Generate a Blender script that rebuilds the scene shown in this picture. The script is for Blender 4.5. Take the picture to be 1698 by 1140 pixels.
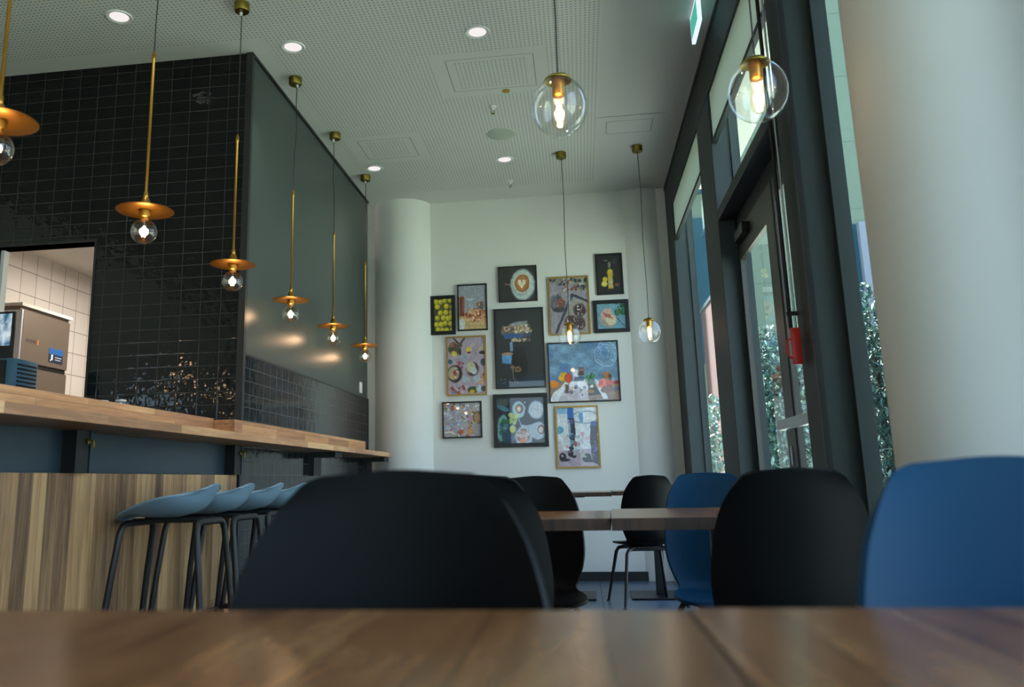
import bpy, bmesh, math, random
import numpy as np
from mathutils import Vector, Matrix

for o in list(bpy.data.objects):
    bpy.data.objects.remove(o)
S = bpy.context.scene
COL = S.collection
PI = math.pi

# ------------------------------------------------------------------ camera
W_PX, H_PX = 1698, 1140
F_PX, PX, PY = 1386.0, 761.0, 512.0          # focal length and principal point (the photo is an off-centre crop)
YAW, PITCH, ROLL = [math.radians(a) for a in (8.02, 11.69, -1.21)]
EYE = 0.86
cam = bpy.data.cameras.new('camera')
camo = bpy.data.objects.new('camera', cam)
COL.objects.link(camo)
fw = Vector((-math.sin(YAW) * math.cos(PITCH), math.cos(YAW) * math.cos(PITCH), math.sin(PITCH)))
r0 = Vector((math.cos(YAW), math.sin(YAW), 0))
u0 = r0.cross(fw)
rt = math.cos(ROLL) * r0 + math.sin(ROLL) * u0
up = -math.sin(ROLL) * r0 + math.cos(ROLL) * u0
m = Matrix((rt, up, -fw)).transposed().to_4x4()
m.translation = (0, 0, EYE)
camo.matrix_world = m
cam.sensor_fit = 'HORIZONTAL'
cam.sensor_width = 36.0
cam.lens = 36.0 * F_PX / W_PX
cam.shift_x = (W_PX / 2 - PX) / W_PX
cam.shift_y = (PY - H_PX / 2) / W_PX
cam.clip_start = 0.02
cam.dof.use_dof = True
cam.dof.focus_distance = 5.2
cam.dof.aperture_fstop = 3.6
S.camera = camo

# ------------------------------------------------------------------ world, sun, exposure
S.view_settings.view_transform = 'Standard'
S.view_settings.look = 'None'
S.view_settings.gamma = 1.0
S.view_settings.use_curve_mapping = False
S.view_settings.exposure = 0.60
S.cycles.use_denoising = True
S.cycles.max_bounces = 10
S.cycles.diffuse_bounces = 5
S.cycles.transparent_max_bounces = 24
S.cycles.sample_clamp_indirect = 4.0
S.cycles.caustics_reflective = False
S.cycles.caustics_refractive = False

wd = bpy.data.worlds.new('sky'); S.world = wd; wd.use_nodes = True
nt = wd.node_tree; nt.nodes.clear()
n_out = nt.nodes.new('ShaderNodeOutputWorld'); n_bg = nt.nodes.new('ShaderNodeBackground')
n_tc = nt.nodes.new('ShaderNodeTexCoord'); n_sep = nt.nodes.new('ShaderNodeSeparateXYZ'); n_rp = nt.nodes.new('ShaderNodeValToRGB')
nt.links.new(n_tc.outputs['Generated'], n_sep.inputs[0]); nt.links.new(n_sep.outputs[2], n_rp.inputs[0])
e = n_rp.color_ramp.elements
e[0].position = 0.0; e[0].color = (0.72, 0.86, 1.0, 1)
e[1].position = 0.75; e[1].color = (0.34, 0.58, 0.95, 1)
nt.links.new(n_rp.outputs[0], n_bg.inputs[0]); n_bg.inputs[1].default_value = 3.2
nt.links.new(n_bg.outputs[0], n_out.inputs[0])

sun = bpy.data.lights.new('sun', 'SUN'); sun.energy = 42.0; sun.angle = math.radians(2.0); sun.color = (1.0, 0.97, 0.93)
suno = bpy.data.objects.new('sun', sun); COL.objects.link(suno)
suno.rotation_euler = Vector((0.35, -0.55, -0.76)).to_track_quat('-Z', 'Y').to_euler()
suno.location = (-6, 12, 14)

# ------------------------------------------------------------------ material helpers
def lin(c):
    return tuple((x / 12.92 if x <= 0.04045 else ((x + 0.055) / 1.055) ** 2.4) for x in c[:3])

class NT:
    def __init__(s, name):
        s.m = bpy.data.materials.new(name); s.m.use_nodes = True
        s.t = s.m.node_tree; s.t.nodes.clear()
        s.out = s.t.nodes.new('ShaderNodeOutputMaterial')
    def n(s, typ, **kw):
        nd = s.t.nodes.new(typ)
        for k, v in kw.items():
            if k.startswith('_'):
                setattr(nd, k[1:], v)
        for k, v in kw.items():
            if not k.startswith('_'):
                key = int(k[1:]) if k[0] == 'i' and k[1:].isdigit() else k.replace('__', ' ')
                s.set(nd.inputs[key], v)
        return nd
    def set(s, inp, v):
        if isinstance(v, bpy.types.NodeSocket): s.t.links.new(v, inp)
        elif isinstance(v, (tuple, list)) and len(v) == 3 and inp.type == 'RGBA': inp.default_value = (*v, 1)
        else: inp.default_value = v
    def math(s, op, a, b=0.0, c=0.0):
        nd = s.n('ShaderNodeMath', _operation=op); s.set(nd.inputs[0], a); s.set(nd.inputs[1], b); s.set(nd.inputs[2], c)
        return nd.outputs[0]
    def mix(s, f, a, b):
        nd = s.t.nodes.new('ShaderNodeMix'); nd.data_type = 'RGBA'
        s.set(nd.inputs[0], f); s.set(nd.inputs[6], a); s.set(nd.inputs[7], b)
        return nd.outputs[2]
    def bsdf(s, **kw):
        nd = s.n('ShaderNodeBsdfPrincipled', **kw)
        s.t.links.new(nd.outputs[0], s.out.inputs[0]); return nd

def plain(name, rgb, rough=0.5, metal=0.0, spec=0.5, noise=0.0, nscale=8.0, bump=0.0, bscale=60.0, coat=0.0, srgb=True):
    t = NT(name); c = lin(rgb) if srgb else rgb
    col = c
    tc = t.n('ShaderNodeTexCoord').outputs['Object']
    if noise:
        nz = t.n('ShaderNodeTexNoise', Vector=tc, Scale=nscale, Detail=4.0)
        col = t.mix(nz.outputs[0], tuple(x * (1 - noise) for x in c), tuple(min(1, x * (1 + noise)) for x in c))
    b = t.bsdf(Base__Color=col, Roughness=rough, Metallic=metal)
    b.inputs['Specular IOR Level'].default_value = spec
    if coat:
        b.inputs['Coat Weight'].default_value = coat; b.inputs['Coat Roughness'].default_value = 0.03
    if bump:
        nz = t.n('ShaderNodeTexNoise', Vector=tc, Scale=bscale, Detail=3.0)
        bp = t.n('ShaderNodeBump', Strength=bump, Distance=0.002, Height=nz.outputs[0])
        t.set(b.inputs['Normal'], bp.outputs[0])
    return t.m

def wood(name, cols, across=0, along=1, up=2, plank=0.08, length=0.9, rough=0.35, stretch=14.0, coat=0.0, spec=0.5, vary=0.30):
    """planks: 'across' axis splits boards, 'along' axis is the grain"""
    t = NT(name)
    tc = t.n('ShaderNodeTexCoord').outputs['Object']
    sp = t.n('ShaderNodeSeparateXYZ', i0=tc)
    A, L, U = sp.outputs[across], sp.outputs[along], sp.outputs[up]
    a = t.math('DIVIDE', A, plank)
    row = t.math('FLOOR', a)
    rnd = t.n('ShaderNodeTexWhiteNoise', _noise_dimensions='1D', W=row).outputs[0]
    l2 = t.math('ADD', t.math('DIVIDE', L, length), t.math('MULTIPLY', rnd, 7.3))
    cellv = t.n('ShaderNodeCombineXYZ', i0=row, i1=t.math('FLOOR', l2))
    cell = t.n('ShaderNodeTexWhiteNoise', _noise_dimensions='2D', Vector=cellv.outputs[0]).outputs[0]
    gx = t.math('MULTIPLY', A, stretch); gu = t.math('MULTIPLY', U, stretch)
    gv = t.n('ShaderNodeCombineXYZ', i0=gx, i1=t.math('ADD', t.math('MULTIPLY', L, 1.1), t.math('MULTIPLY', cell, 31.0)), i2=gu)
    n1 = t.n('ShaderNodeTexNoise', Vector=gv.outputs[0], Scale=1.6, Detail=6.0, Roughness=0.62, Distortion=0.6).outputs[0]
    n2 = t.n('ShaderNodeTexNoise', Vector=gv.outputs[0], Scale=7.0, Detail=3.0, Roughness=0.7).outputs[0]
    v = t.math('ADD', t.math('MULTIPLY', n1, 0.62), t.math('ADD', t.math('MULTIPLY', n2, 0.16), t.math('MULTIPLY', cell, vary)))
    v = t.math('ADD', v, (0.30 - vary) * 0.5)
    rp = t.n('ShaderNodeValToRGB', i0=v)
    el = rp.color_ramp.elements
    el[0].position = 0.36; el[0].color = (*lin(cols[0]), 1)
    el[1].position = 0.72; el[1].color = (*lin(cols[-1]), 1)
    for i, c in enumerate(cols[1:-1]):
        x = el.new(0.36 + 0.36 * (i + 1) / (len(cols) - 1)); x.color = (*lin(c), 1)
    fr = t.math('FRACT', a)
    edge = t.math('LESS_THAN', t.math('MINIMUM', fr, t.math('SUBTRACT', 1.0, fr)), 0.0012 / plank)
    frl = t.math('FRACT', l2)
    edge2 = t.math('LESS_THAN', frl, 0.0016 / length)
    ed = t.math('MULTIPLY', t.math('MAXIMUM', edge, edge2), 0.55)
    col = t.mix(ed, rp.outputs[0], tuple(x * 0.25 for x in lin(cols[0])))
    b = t.bsdf(Base__Color=col, Roughness=rough)
    b.inputs['Specular IOR Level'].default_value = spec
    b.inputs['Coat Weight'].default_value = coat
    bp = t.n('ShaderNodeBump', Strength=0.08, Distance=0.001, Height=n2)
    t.set(b.inputs['Normal'], bp.outputs[0])
    return t.m

def tiles(name, base, grout, tw, th, ua=0, va=2, u0=0.0, v0=0.0, rough=0.06, mortar=0.0022, wave=0.35, var=0.25, wavescale=9.0, spec=0.5, gr=0.7):
    t = NT(name)
    tc = t.n('ShaderNodeTexCoord').outputs['Object']
    sp = t.n('ShaderNodeSeparateXYZ', i0=tc)
    u = t.math('DIVIDE', t.math('SUBTRACT', sp.outputs[ua], u0), tw)
    v = t.math('DIVIDE', t.math('SUBTRACT', sp.outputs[va], v0), th)
    def edge(x, s):
        f = t.math('FRACT', x)
        return t.math('MULTIPLY', t.math('MINIMUM', f, t.math('SUBTRACT', 1.0, f)), s)
    d = t.math('MINIMUM', edge(u, tw), edge(v, th))
    mk = t.math('LESS_THAN', d, mortar * 0.5)
    cv = t.n('ShaderNodeCombineXYZ', i0=t.math('FLOOR', u), i1=t.math('FLOOR', v)).outputs[0]
    rn = t.n('ShaderNodeTexWhiteNoise', _noise_dimensions='2D', Vector=cv)
    c = lin(base)
    colr = t.mix(rn.outputs[0], tuple(x * (1 - var) for x in c), tuple(x * (1 + var) for x in c))
    col = t.mix(mk, colr, lin(grout))
    off = t.n('ShaderNodeVectorMath', _operation='ADD', i0=tc)
    sc = t.n('ShaderNodeVectorMath', _operation='SCALE', i0=rn.outputs[1]); sc.inputs[3].default_value = 5.0
    t.set(off.inputs[1], sc.outputs[0])
    nz = t.n('ShaderNodeTexNoise', Vector=off.outputs[0], Scale=wavescale, Detail=2.0, Roughness=0.5).outputs[0]
    pil = t.math('MULTIPLY', t.math('MINIMUM', d, 0.005), 14.0)
    hgt = t.math('ADD', t.math('MULTIPLY', nz, wave), pil)
    b = t.bsdf(Base__Color=col, Roughness=t.math('ADD', rough, t.math('MULTIPLY', mk, gr - rough)))
    b.inputs['Specular IOR Level'].default_value = spec
    bp = t.n('ShaderNodeBump', Strength=1.0, Distance=0.004, Height=hgt)
    t.set(b.inputs['Normal'], bp.outputs[0])
    return t.m

def thin_glass(name, tint=(0.93, 0.97, 0.95), ior=1.5, rough=0.0, extra=0.0):
    """a thin pane: clear transmission plus fresnel mirror reflection"""
    t = NT(name)
    tr = t.n('ShaderNodeBsdfTransparent', Color=(*tint, 1))
    gl = t.n('ShaderNodeBsdfGlossy', Color=(1, 1, 1, 1), Roughness=rough)
    bf = t.n('ShaderNodeNewGeometry').outputs['Backfacing']
    io = t.math('ADD', ior, t.math('MULTIPLY', bf, 1.0 / ior - ior))   # same reflectance from both sides of the sheet
    fr = t.n('ShaderNodeFresnel', IOR=io).outputs[0]
    f = t.math('MINIMUM', t.math('ADD', t.math('MULTIPLY', fr, 1.0), extra), 1.0)
    mx = t.n('ShaderNodeMixShader', i0=f, i1=tr.outputs[0], i2=gl.outputs[0])
    t.t.links.new(mx.outputs[0], t.out.inputs[0])
    return t.m

def emit(name, rgb, strength):
    t = NT(name)
    em = t.n('ShaderNodeEmission', Color=(*rgb, 1), Strength=strength)
    t.t.links.new(em.outputs[0], t.out.inputs[0]); return t.m

def perforated(name, rgb):
    """white acoustic board with a square grid of small round holes"""
    t = NT(name)
    tc = t.n('ShaderNodeTexCoord').outputs['Object']
    sp = t.n('ShaderNodeSeparateXYZ', i0=tc)
    P_ = 0.026
    def c(x): return t.math('SUBTRACT', t.math('FRACT', t.math('DIVIDE', x, P_)), 0.5)
    x, y = c(sp.outputs[0]), c(sp.outputs[1])
    r = t.math('SQRT', t.math('ADD', t.math('MULTIPLY', x, x), t.math('MULTIPLY', y, y)))
    hole = t.math('LESS_THAN', r, 0.23)
    col = t.mix(t.math('MULTIPLY', hole, 0.5), lin(rgb), (0.02, 0.02, 0.02))
    t.bsdf(Base__Color=col, Roughness=0.85)
    return t.m

WHITE = (0.80, 0.80, 0.77)
M = {}
M['wall'] = plain('wall_paint', (0.845, 0.85, 0.835), 0.75, noise=0.015, nscale=1.5, bump=0.06, bscale=220)
M['ceil'] = plain('ceiling_paint', (0.80, 0.81, 0.79), 0.85)
M['perf'] = perforated('perforated_ceiling_board', (0.81, 0.82, 0.80))
M['green'] = plain('dark_green_satin_paint', (0.225, 0.27, 0.26), 0.34, spec=0.5, noise=0.03, nscale=2, bump=0.03, bscale=150)
M['btile'] = tiles('black_glazed_tile_front', (0.035, 0.045, 0.055), (0.30, 0.29, 0.28), 0.1242, 0.0757, 0, 2, u0=-1.9 - 0.02, v0=0.03, rough=0.06, wave=0.8, wavescale=13, spec=0.4)
M['stile'] = tiles('black_glazed_tile_side', (0.07, 0.085, 0.095), (0.34, 0.35, 0.35), 0.108, 0.0757, 1, 2, u0=4.53, v0=1.605, rough=0.10, wave=0.45, wavescale=11)
M['trim'] = plain('dark_tile_edge_trim', (0.13, 0.135, 0.14), 0.4)
M['frame'] = plain('dark_green_grey_frame_metal', (0.155, 0.195, 0.20), 0.55, spec=0.4, noise=0.04, nscale=3)
M['frame2'] = plain('dark_bronze_door_metal', (0.20, 0.19, 0.17), 0.4)
M['black'] = plain('black_metal', (0.05, 0.052, 0.058), 0.42)
M['blackrub'] = plain('black_rubber', (0.03, 0.03, 0.032), 0.6)
M['brass'] = plain('brushed_brass', (0.72, 0.53, 0.22), 0.32, metal=1.0, noise=0.06, nscale=40)
M['brass2'] = plain('aged_brass', (0.52, 0.46, 0.20), 0.4, metal=1.0, noise=0.08, nscale=40)
M['discm'] = plain('spun_brass_disc', (0.64, 0.46, 0.17), 0.42, metal=0.85, noise=0.05, nscale=30)
M['cable'] = plain('grey_textile_cable', (0.20, 0.18, 0.18), 0.8)
M['walnut'] = wood('walnut_table_top', [(0.30, 0.17, 0.10), (0.46, 0.29, 0.17), (0.56, 0.37, 0.23), (0.66, 0.47, 0.30)], 0, 1, 2, 0.10, 3.0, 0.22, 10.0, coat=0.0, vary=0.15)
M['walnute'] = wood('walnut_end_grain_shaded', [(0.13, 0.08, 0.05), (0.23, 0.15, 0.10), (0.32, 0.21, 0.14)], 0, 2, 1, 0.10, 3.0, 0.5, 12.0)  # end grain, darkened further to hold the shade of the unlit table edge
M['barfront'] = wood('oak_walnut_bar_boards', [(0.37, 0.25, 0.16), (0.55, 0.405, 0.265), (0.69, 0.52, 0.345), (0.78, 0.62, 0.42)], 1, 2, 0, 0.078, 6.0, 0.5, 26.0)
M['bartop'] = wood('light_walnut_worktop', [(0.62, 0.43, 0.30), (0.78, 0.57, 0.40), (0.90, 0.71, 0.51)], 2, 1, 0, 0.06, 0.55, 0.42, 16.0)
M['barrec'] = plain('blue_grey_bar_panel', (0.14, 0.21, 0.26), 0.3, noise=0.03)
M['chairb'] = plain('black_moulded_shell', (0.028, 0.032, 0.04), 0.5, spec=0.13, bump=0.05, bscale=500)
M['chairp'] = plain('petrol_blue_moulded_shell', (0.03, 0.26, 0.40), 0.46, spec=0.2, bump=0.05, bscale=500)
M['stool'] = plain('blue_grey_moulded_shell', (0.47, 0.57, 0.63), 0.45, bump=0.04, bscale=500)
M['floor'] = tiles('slate_blue_floor_tile', (0.30, 0.36, 0.42), (0.20, 0.24, 0.28), 0.6, 0.6, 0, 1, u0=0.1, v0=0.2, rough=0.35, wave=0.02, var=0.04, mortar=0.004, wavescale=3)
M['base'] = plain('black_skirting', (0.07, 0.09, 0.11), 0.4)
M['glass'] = thin_glass('window_glass', (0.88, 0.94, 0.94), 1.45)
M['globe'] = thin_glass('clear_globe_glass', (0.98, 0.985, 0.98), 1.5, 0.0, 0.03)
M['bulbg'] = thin_glass('amber_bulb_glass', (0.98, 0.90, 0.80), 1.40, 0.0, 0.06)
M['filament'] = emit('glowing_filament', (1.0, 0.74, 0.46), 15.0)
M['spot'] = emit('downlight_lens', (1.0, 0.93, 0.92), 0.62)
M['white'] = plain('white_plastic', (0.86, 0.87, 0.86), 0.4)
M['pale'] = plain('pale_blind_panel', (0.84, 0.87, 0.83), 0.7)
def fabric(name, rgb, tr):
    t = NT(name); c = lin(rgb)
    d = t.n('ShaderNodeBsdfDiffuse', Color=(*c, 1)); l = t.n('ShaderNodeBsdfTranslucent', Color=(*c, 1))
    mx = t.n('ShaderNodeMixShader', i0=tr, i1=d.outputs[0], i2=l.outputs[0]); t.t.links.new(mx.outputs[0], t.out.inputs[0]); return t.m
M['blind'] = fabric('translucent_blind_fabric', (0.84, 0.90, 0.85), 0.07)
M['red'] = plain('red_plastic_grip', (0.80, 0.13, 0.09), 0.4)
M['alu'] = plain('brushed_aluminium', (0.72, 0.73, 0.74), 0.38, metal=0.8, noise=0.04, nscale=60)
M['steel'] = plain('kitchen_steel', (0.46, 0.41, 0.36), 0.42, metal=0.5, noise=0.04, nscale=20)
M['signg'] = emit('exit_sign_green', (0.10, 0.55, 0.42), 0.55)
M['signw'] = emit('exit_sign_white_edge', (0.72, 0.85, 0.95), 0.75)
M['ktile'] = tiles('white_kitchen_tile', (0.84, 0.81, 0.78), (0.45, 0.42, 0.40), 0.2, 0.2, 1, 2, u0=0.05, v0=0.09, rough=0.25, wave=0.02, var=0.03, mortar=0.006)
M['kwall'] = plain('kitchen_cream_paint', (0.84, 0.81, 0.77), 0.8)
M['gold'] = plain('gold_frame', (0.66, 0.52, 0.28), 0.35, metal=0.7)
M['fblack'] = plain('black_picture_frame', (0.04, 0.042, 0.05), 0.35)

# ------------------------------------------------------------------ mesh helpers
class MB:
    def __init__(s): s.bm = bmesh.new()
    def box(s, x0, x1, y0, y1, z0, z1, bev=0.0):
        b = bmesh.new(); bmesh.ops.create_cube(b, size=1.0)
        for v in b.verts:
            v.co = Vector(((x0 + x1) / 2 + v.co.x * (x1 - x0), (y0 + y1) / 2 + v.co.y * (y1 - y0), (z0 + z1) / 2 + v.co.z * (z1 - z0)))
        if bev: bmesh.ops.bevel(b, geom=list(b.edges), offset=bev, segments=2, profile=0.6, affect='EDGES')
        s.add(b); return s
    def add(s, b, mat=None):
        if mat is not None: bmesh.ops.transform(b, matrix=mat, verts=b.verts)
        me = bpy.data.meshes.new('tmp'); b.to_mesh(me); b.free(); s.bm.from_mesh(me); bpy.data.meshes.remove(me)
    def lathe(s, prof, c=(0, 0, 0), n=32, mat=None):
        b = bmesh.new(); rings = []
        for r, z in prof:
            if r < 1e-6: rings.append([b.verts.new((0, 0, z))])
            else: rings.append([b.verts.new((r * math.cos(2 * PI * i / n), r * math.sin(2 * PI * i / n), z)) for i in range(n)])
        for A, B in zip(rings, rings[1:]):
            for i in range(n):
                j = (i + 1) % n
                if len(A) == 1 and len(B) == 1: continue
                if len(A) == 1: b.faces.new((A[0], B[i], B[j]))
                elif len(B) == 1: b.faces.new((A[i], A[j], B[0]))
                else: b.faces.new((A[i], A[j], B[j], B[i]))
        bmesh.ops.recalc_face_normals(b, faces=b.faces)
        mm = Matrix.Translation(c) @ (mat if mat is not None else Matrix.Identity(4))
        s.add(b, mm); return s
    def tube(s, pts, r, n=10, caps=True, flat=1.0):
        """round rod swept along points; r may be a list; flat squashes the section"""
        pts = [Vector(p) for p in pts]; rs = r if isinstance(r, (list, tuple)) else [r] * len(pts)
        b = bmesh.new(); rings = []; ref = None
        for i, p in enumerate(pts):
            d = (pts[min(i + 1, len(pts) - 1)] - pts[max(i - 1, 0)]).normalized()
            if ref is None:
                ref = Vector((0, 0, 1)) if abs(d.z) < 0.9 else Vector((1, 0, 0))
            x = ref - d * ref.dot(d)
            x.normalize(); y = d.cross(x); ref = x
            rings.append([b.verts.new(p + (x * math.cos(2 * PI * k / n) + y * math.sin(2 * PI * k / n) * flat) * rs[i]) for k in range(n)])
        for A, B in zip(rings, rings[1:]):
            for k in range(n):
                b.faces.new((A[k], A[(k + 1) % n], B[(k + 1) % n], B[k]))
        if caps:
            b.faces.new(list(reversed(rings[0]))); b.faces.new(rings[-1])
        bmesh.ops.recalc_face_normals(b, faces=b.faces)
        s.add(b); return s
    def prism(s, pts, y0, y1, axis='y'):
        """outline in the x,z plane extruded along y"""
        b = bmesh.new()
        A = [b.verts.new((p[0], y0, p[1])) for p in pts]; B = [b.verts.new((p[0], y1, p[1])) for p in pts]
        b.faces.new(A); b.faces.new(list(reversed(B)))
        for i in range(len(pts)):
            j = (i + 1) % len(pts); b.faces.new((A[i], B[i], B[j], A[j]))
        bmesh.ops.recalc_face_normals(b, faces=b.faces); s.add(b); return s
    def build(s, name, mat, parent=None, smooth=False, angle=40, kind=None, loc=None):
        me = bpy.data.meshes.new(name); s.bm.to_mesh(me); s.bm.free()
        me.materials.append(mat)
        if smooth:
            for p in me.polygons: p.use_smooth = True
            try: me.set_sharp_from_angle(angle=math.radians(angle))
            except Exception: pass
        o = bpy.data.objects.new(name, me); COL.objects.link(o)
        if parent is not None: o.parent = parent
        if loc: o.location = loc
        if kind: o['kind'] = kind
        return o

def box(x0, x1, y0, y1, z0, z1, bev=0.0): return MB().box(x0, x1, y0, y1, z0, z1, bev)
def sheet(x, y0, y1, z0, z1):
    b = MB(); bm = b.bm
    v = [bm.verts.new(p) for p in ((x, y0, z0), (x, y1, z0), (x, y1, z1), (x, y0, z1))]
    bm.faces.new(v); return b
def struct(name, mb, mat, parent=None, smooth=False):
    o = mb.build(name, mat, parent, smooth)
    if parent is None: o['kind'] = 'structure'
    return o
def tag(o, label, cat, group=None, kind=None):
    o['label'] = label; o['category'] = cat
    if group: o['group'] = group
    if kind: o['kind'] = kind
    return o
def thing(name, label, cat, loc=(0, 0, 0), rz=0.0, group=None):
    o = bpy.data.objects.new(name, None); COL.objects.link(o)
    o.empty_display_size = 0.1; o.location = loc; o.rotation_euler = (0, 0, rz)
    return tag(o, label, cat, group)
def copy_tree(o, loc=None, rz=None, label=None, parent=None):
    c = o.copy(); COL.objects.link(c)
    if parent is not None: c.parent = parent
    if loc is not None: c.location = loc
    if rz is not None: c.rotation_euler = (0, 0, rz)
    if label: c['label'] = label
    for ch in list(o.children): copy_tree(ch, parent=c)
    return c

# ------------------------------------------------------------------ the room
CZ = 3.49            # ceiling height
XL, XR = -1.90, 0.88  # green wall, window wall (inner faces)
YT, YB = 4.53, 7.58  # tiled kitchen front, back wall
XF, YN = -5.2, -3.4  # far left wall, wall behind the camera
struct('floor', box(XF - 0.1, 1.2, YN - 0.1, YB + 0.1, -0.1, 0), M['floor'])
struct('ceiling', box(XF - 0.1, 1.45, YN - 0.1, YB + 0.1, CZ, CZ + 0.3), M['ceil'])
# perforated field: three boards leaving plain margins, hung flush
pf = MB()
pf.box(XF + 0.3, -1.78, YN + 0.3, 4.37, CZ - 0.002, CZ - 0.0005)
pf.box(-1.78, 0.24, YN + 0.3, 7.24, CZ - 0.002, CZ - 0.0005)
pfo = struct('ceiling_board', pf, M['perf']); pfo.name = 'ceiling_perforated'
struct('wall_back', box(-3.0, 1.045, YB, YB + 0.2, 0, CZ), M['wall'])
struct('baseboard_back', box(-2.2, 0.88, YB - 0.012, YB, 0, 0.075), M['base'])
# green wall with a lower band of tiles
wl = struct('wall_left', box(XL - 0.12, XL, YT + 0.02, 7.40, 0, CZ), M['green'])
struct('wall_left_tile_band', box(XL - 0.001, XL + 0.008, YT + 0.015, 7.40, 0, 1.600), M['stile'], wl)
struct('wall_left_trim_strip', box(XL - 0.001, XL + 0.010, YT + 0.015, 7.40, 1.600, 1.612), M['trim'], wl)
struct('wall_left_corner_trim', box(XL - 0.03, XL + 0.011, YT - 0.012, YT + 0.02, 0, CZ), M['trim'], wl)
struct('wall_left_end_trim', box(XL - 0.12, XL + 0.010, 7.395, 7.415, 0, 1.612), M['trim'], wl)
struct('wall_left_shadow_gap', box(XL, XL + 0.012, YT, 7.40, CZ - 0.02, CZ), M['black'], wl)
# tiled kitchen front with a serving opening
OX0, OX1, OZ0, OZ1 = -3.53, -2.862, 1.10, 2.335
wk = MB()
wk.box(XF, OX0, YT, YT + 0.1, 0, CZ).box(OX1, XL - 0.012, YT, YT + 0.1, 0, CZ)
wk.box(OX0, OX1, YT, YT + 0.1, OZ1, CZ).box(OX0, OX1, YT, YT + 0.1, 0, OZ0)
wko = struct('wall_kitchen', wk, M['btile'])
tr = MB()
tr.box(OX0 - 0.012, OX1 + 0.012, YT - 0.006, YT + 0.106, OZ1, OZ1 + 0.015).box(OX1, OX1 + 0.012, YT - 0.006, YT + 0.106, OZ0, OZ1)
struct('wall_opening_trim', tr, M['trim'], wko)
struct('wall_opening_jamb', box(OX0, OX0 + 0.022, YT + 0.06, YT + 0.106, OZ0, OZ1), M['white'], wko)
wf = MB()
wf.box(XF - 0.1, XF, YN, -1.3, 0, CZ).box(XF - 0.1, XF, -0.2, YB, 0, CZ).box(XF - 0.1, XF, -1.3, -0.2, 0, 1.4).box(XF - 0.1, XF, -1.3, -0.2, 2.1, CZ)
struct('wall_far_left', wf, M['wall'])
# kitchen beyond the opening
struct('wall_kitchen_side', box(-4.72, -4.60, YT + 0.1, 9.2, 0, 3.0), M['ktile'])
struct('wall_kitchen_rear', box(-4.72, -2.0, 9.1, 9.2, 0, 3.0), M['kwall'])
struct('wall_kitchen_right', box(-2.14, -2.03, YT + 0.1, 9.1, 0, 3.0), M['kwall'])
struct('ceiling_kitchen', box(-4.72, -2.03, YT + 0.1, 9.2, 2.86, 3.0), M['kwall'])
struct('floor_kitchen', box(-4.72, -2.03, YB + 0.1, 9.2, -0.1, 0), M['floor'])

def column(name, x, y, r):
    return struct(name, MB().lathe([(0, 0), (r, 0), (r, CZ), (0, CZ)], (x, y, 0), 96), M['wall'], smooth=True)
column('wall_column_left', -1.60, 7.65, 0.28)
column('wall_column_right', 0.645, 7.815, 0.28)
column('wall_column_near', 1.165, 2.52, 0.285)

# window wall (inner face X = .88, glass plane X = 1.04)
XG = 1.01
struct('trim_1', MB().box(XR, 1.045, YN, YB, 3.185, CZ).box(1.045, 1.42, 0.3, 2.78, 3.185, CZ), M['frame'])
struct('trim_2', box(XR - 0.006, XR + 0.02, YN, YB, CZ - 0.03, CZ), M['black'])
posts = [(7.12, 7.58), (4.99, 5.50), (3.21, 3.445), (0.22, 0.48), (-1.40, -1.14), (-3.4, -3.1)]
for i, (a, b_) in enumerate(posts):
    struct('trim_%d' % (i + 3), box(XR, 1.045, a, b_, 0, 3.185, 0.004), M['frame'])
# thin seam lines on the nearest visible post and the far jamb
struct('trim_9', MB().box(XR - 0.012, XR + 0.01, 3.205, 3.222, 0, 3.185).box(XR - 0.004, XR + 0.01, 3.228, 3.236, 0, 3.185), M['black'])

def window(name, y0, y1, xg=XG, far=0.015, blind=True, x0=None, x1=None):
    """fixed glazing between two posts; far = width of the frame on the far jamb"""
    w = MB(); x0 = x0 or xg - 0.02; x1 = x1 or xg + 0.006
    w.box(x0 - 0.02, x1, y0, y1, 0, 0.12).box(x0, x1, y0, y1, 3.12, 3.19)
    w.box(x0, x1, y0, y0 + 0.04, 0.12, 3.12).box(x0, x1, y1 - far, y1, 0.12, 3.12)
    if blind: w.box(XR + 0.008, XR + 0.035, y0, y1, 2.855, 2.885)
    o = struct(name, w, M['frame'])
    struct('window_pane', sheet(xg, y0 + 0.03, y1 - far + 0.003, 0.1, 3.15), M['glass'], o)
    if blind: struct('window_blind', sheet(XR + 0.014, y0, y1, 2.885, 3.185), M['blind'], o)
    return o
window('window_1', 5.50, 7.12)
window('window_2', 2.72, 3.21, 1.03, 0.03, False, 0.985, 1.043)
window('window_3', 0.48, 2.0, 1.25, 0.04, False)
struct('wall_pier', MB().box(1.30, 1.40, 2.0, 2.78, 0, 3.185).box(1.045, 1.40, 2.70, 2.78, 0, 3.185).box(1.0, 1.28, 0.30, 0.48, 0, 3.185), M['wall'])
window('window_4', -1.14, 0.22)
window('window_5', -3.10, -1.40)

w7 = MB()
for y in (-1.3, -0.78, -0.25): w7.box(XF - 0.08, XF, y, y + 0.05, 1.4, 2.1)
w7.box(XF - 0.08, XF, -1.3, -0.2, 1.4, 1.45).box(XF - 0.08, XF, -1.3, -0.2, 2.05, 2.1)
w7o = struct('window_7', w7, M['frame'])
struct('window_pane', sheet(XF - 0.04, -1.27, -0.22, 1.43, 2.07), M['glass'], w7o)
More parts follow.
